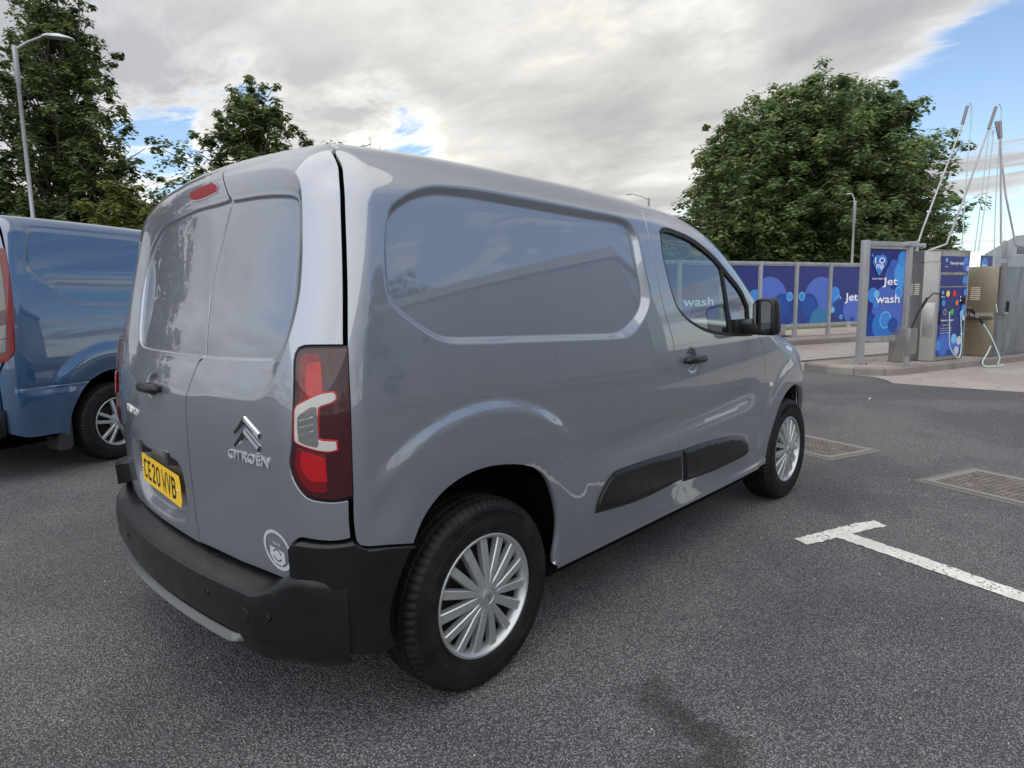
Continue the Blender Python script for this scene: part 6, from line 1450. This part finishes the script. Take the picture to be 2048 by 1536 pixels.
panel('roof', 'top', dedupe([(p[0], p[1]) for p in rtb]+[(2.0, y) for y in np.linspace(-.5, .5, 8)]+[(p[0], -p[1]) for p in rtb[::-1]]), BLUE, BV, None, h=.12, g=0)
panel('windscreen', 'top', dedupe([(2.02, -.5), (2.3, -.72), (2.9, -.80), (2.95, 0), (2.9, .80), (2.3, .72), (2.02, .5)]), GLOSSBLK, BV, None, h=.15, thick=0, g=0)
panel('bonnet', 'top', dedupe([(2.92, -.78), (3.4, -.70), (3.6, 0), (3.4, .70), (2.92, .78), (2.97, 0)]), BLUE, BV, None, h=.15, g=0)
# rear face
rear = dedupe([tuple(p) for p in chart_uv('rear', chart_pt('side', [(-.70, 1.15), (-.675, .86), (-.695, .735), (-.705, .67), (-.77, .19), (-.785, .09), (-.825, .035), (-.84, .02), (-.868, -.08), (-.868, -.30), (-.855, -.478)]))])
for s in (1, -1):
    half = [(0.0, rear[0][1]+.10)]+[(a, b_) for a, b_ in rear]+[(0.0, rear[-1][1]-.005)]
    panel('rear_door', 'rear', dedupe([(a*s, b_) for a, b_ in half], .003), BLUE, BV, lambda uv, P: -.014*sstep(0, .03, np.minimum(np.minimum(np.abs(uv[:, 0])-.05, .56-np.abs(uv[:, 0])), np.minimum(uv[:, 1]-.22, .62-uv[:, 1]))), h=.05, g=.003)
b = bmesh.new(); box(b, -1.02, -.86, -.90, .90, .36, .58, None, .04); smooth_angle(obj('bumper', b, PLASTIC, BV), 40)
tlp = smooth_line([(-.690, .728), (-.700, .67), (-.763, .19), (-.777, .098), (-.822, .03), (-.85, .02), (-.88, .10), (-.87, .40), (-.84, .66), (-.80, .735), (-.74, .745)], .02, True, 40)
for s in (1, -1):
    k = 'side' if s > 0 else 'left'
    tq = panel('tail_light', k, tlp, LENS_RED, BV, None, h=.04, g=.001, off=.006, thick=.03)
    for (z0, z1, m_) in ((.39, .70, LENS_CLEAR), (.30, .375, LENS_DARK), (.20, .288, LENS_CLEAR), (.10, .19, LENS_CLEAR)):
        q = np.array([(-.735-.14*(.70-z0), z0), (-.735-.14*(.70-z1), z1), (-.86, z1), (-.89, z0)]); q[:, 0] = np.maximum(q[:, 0], -.90)
        panel('clear_lens', k, smooth_line(q, .02, True, 30), m_, tq, None, h=.03, g=0, off=.010, thick=.003)
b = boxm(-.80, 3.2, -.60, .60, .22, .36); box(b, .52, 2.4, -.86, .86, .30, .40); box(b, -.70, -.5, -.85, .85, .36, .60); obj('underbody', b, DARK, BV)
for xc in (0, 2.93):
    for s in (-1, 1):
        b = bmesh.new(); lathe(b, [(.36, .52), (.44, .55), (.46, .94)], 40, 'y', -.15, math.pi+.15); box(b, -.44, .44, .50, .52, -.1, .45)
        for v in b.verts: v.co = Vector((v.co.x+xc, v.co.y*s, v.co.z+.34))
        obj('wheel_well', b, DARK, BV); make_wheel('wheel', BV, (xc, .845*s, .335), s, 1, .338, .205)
FLAP = principled('mud_flap', (.02, .02, .021), .6); b = bmesh.new(); prism(b, [(-.90, .55), (-.68, .52), (-.66, .20), (-.70, .17), (-.88, .17), (-.92, .22)], -.44, -.425, Matrix(((0, 0, 1, 0), (1, 0, 0, 0), (0, 1, 0, 0), (0, 0, 0, 1)))); bmesh.ops.recalc_face_normals(b, faces=b.faces); obj('mud_flap', b, FLAP, BV)
b = bmesh.new(); prism(b, [(-.49, .45), (-.41, .50), (-.415, .22), (-.44, .185), (-.52, .19)], -.945, -.90, Matrix(((1, 0, 0, 0), (0, 0, 1, 0), (0, 1, 0, 0), (0, 0, 0, 1)))); bmesh.ops.recalc_face_normals(b, faces=b.faces); obj('mud_flap', b, FLAP, BV)
globals().update(_keep)
# ------------------------------------------------------------------ surroundings the paint mirrors
def building(label, P_, yaw, L_, D_, h, col, cat='building', n=6):
    t = thing('shop_building', label, cat); M_ = place(P_, yaw, 0)
    part('wall', t, pmat(col), [(0, L_, -D_, 0, 0, h)], M_, 0); part('parapet', t, pmat((.38, .38, .38)), [(-.15, L_+.15, -D_-.15, .15, h+.002, h+.5)], M_, 0)
    for k in range(n): part('cladding_panel', t, pmat(tuple(x*(.9+.05*(k % 3)) for x in col)), [(k*L_/n+.03, (k+1)*L_/n-.03, 0.002, .05, .3, h-.3)], M_, 0)
    return t
building('long grey clad building across the car park, mirrored in the van side', (6.0, -26.0), R(62), 19, 10, 5.9, (.22, .22, .23))
tree('broad tree mirrored in the van side at the back of the car park', (10.5, -21.5, 0), 9.5, p_round(3.6), LEAF2, 61, nb=36, per=50, size=.16, cr=.7, trunk_r=.25, base=.1)
tree('tall tree beyond the blue van, mirrored in the rear doors', (-4.5, 24, 0), 13, p_cone(5.0, .6), LEAF2, 67, nb=50, per=50, size=.16, cr=.7, trunk_r=.3, base=.08)
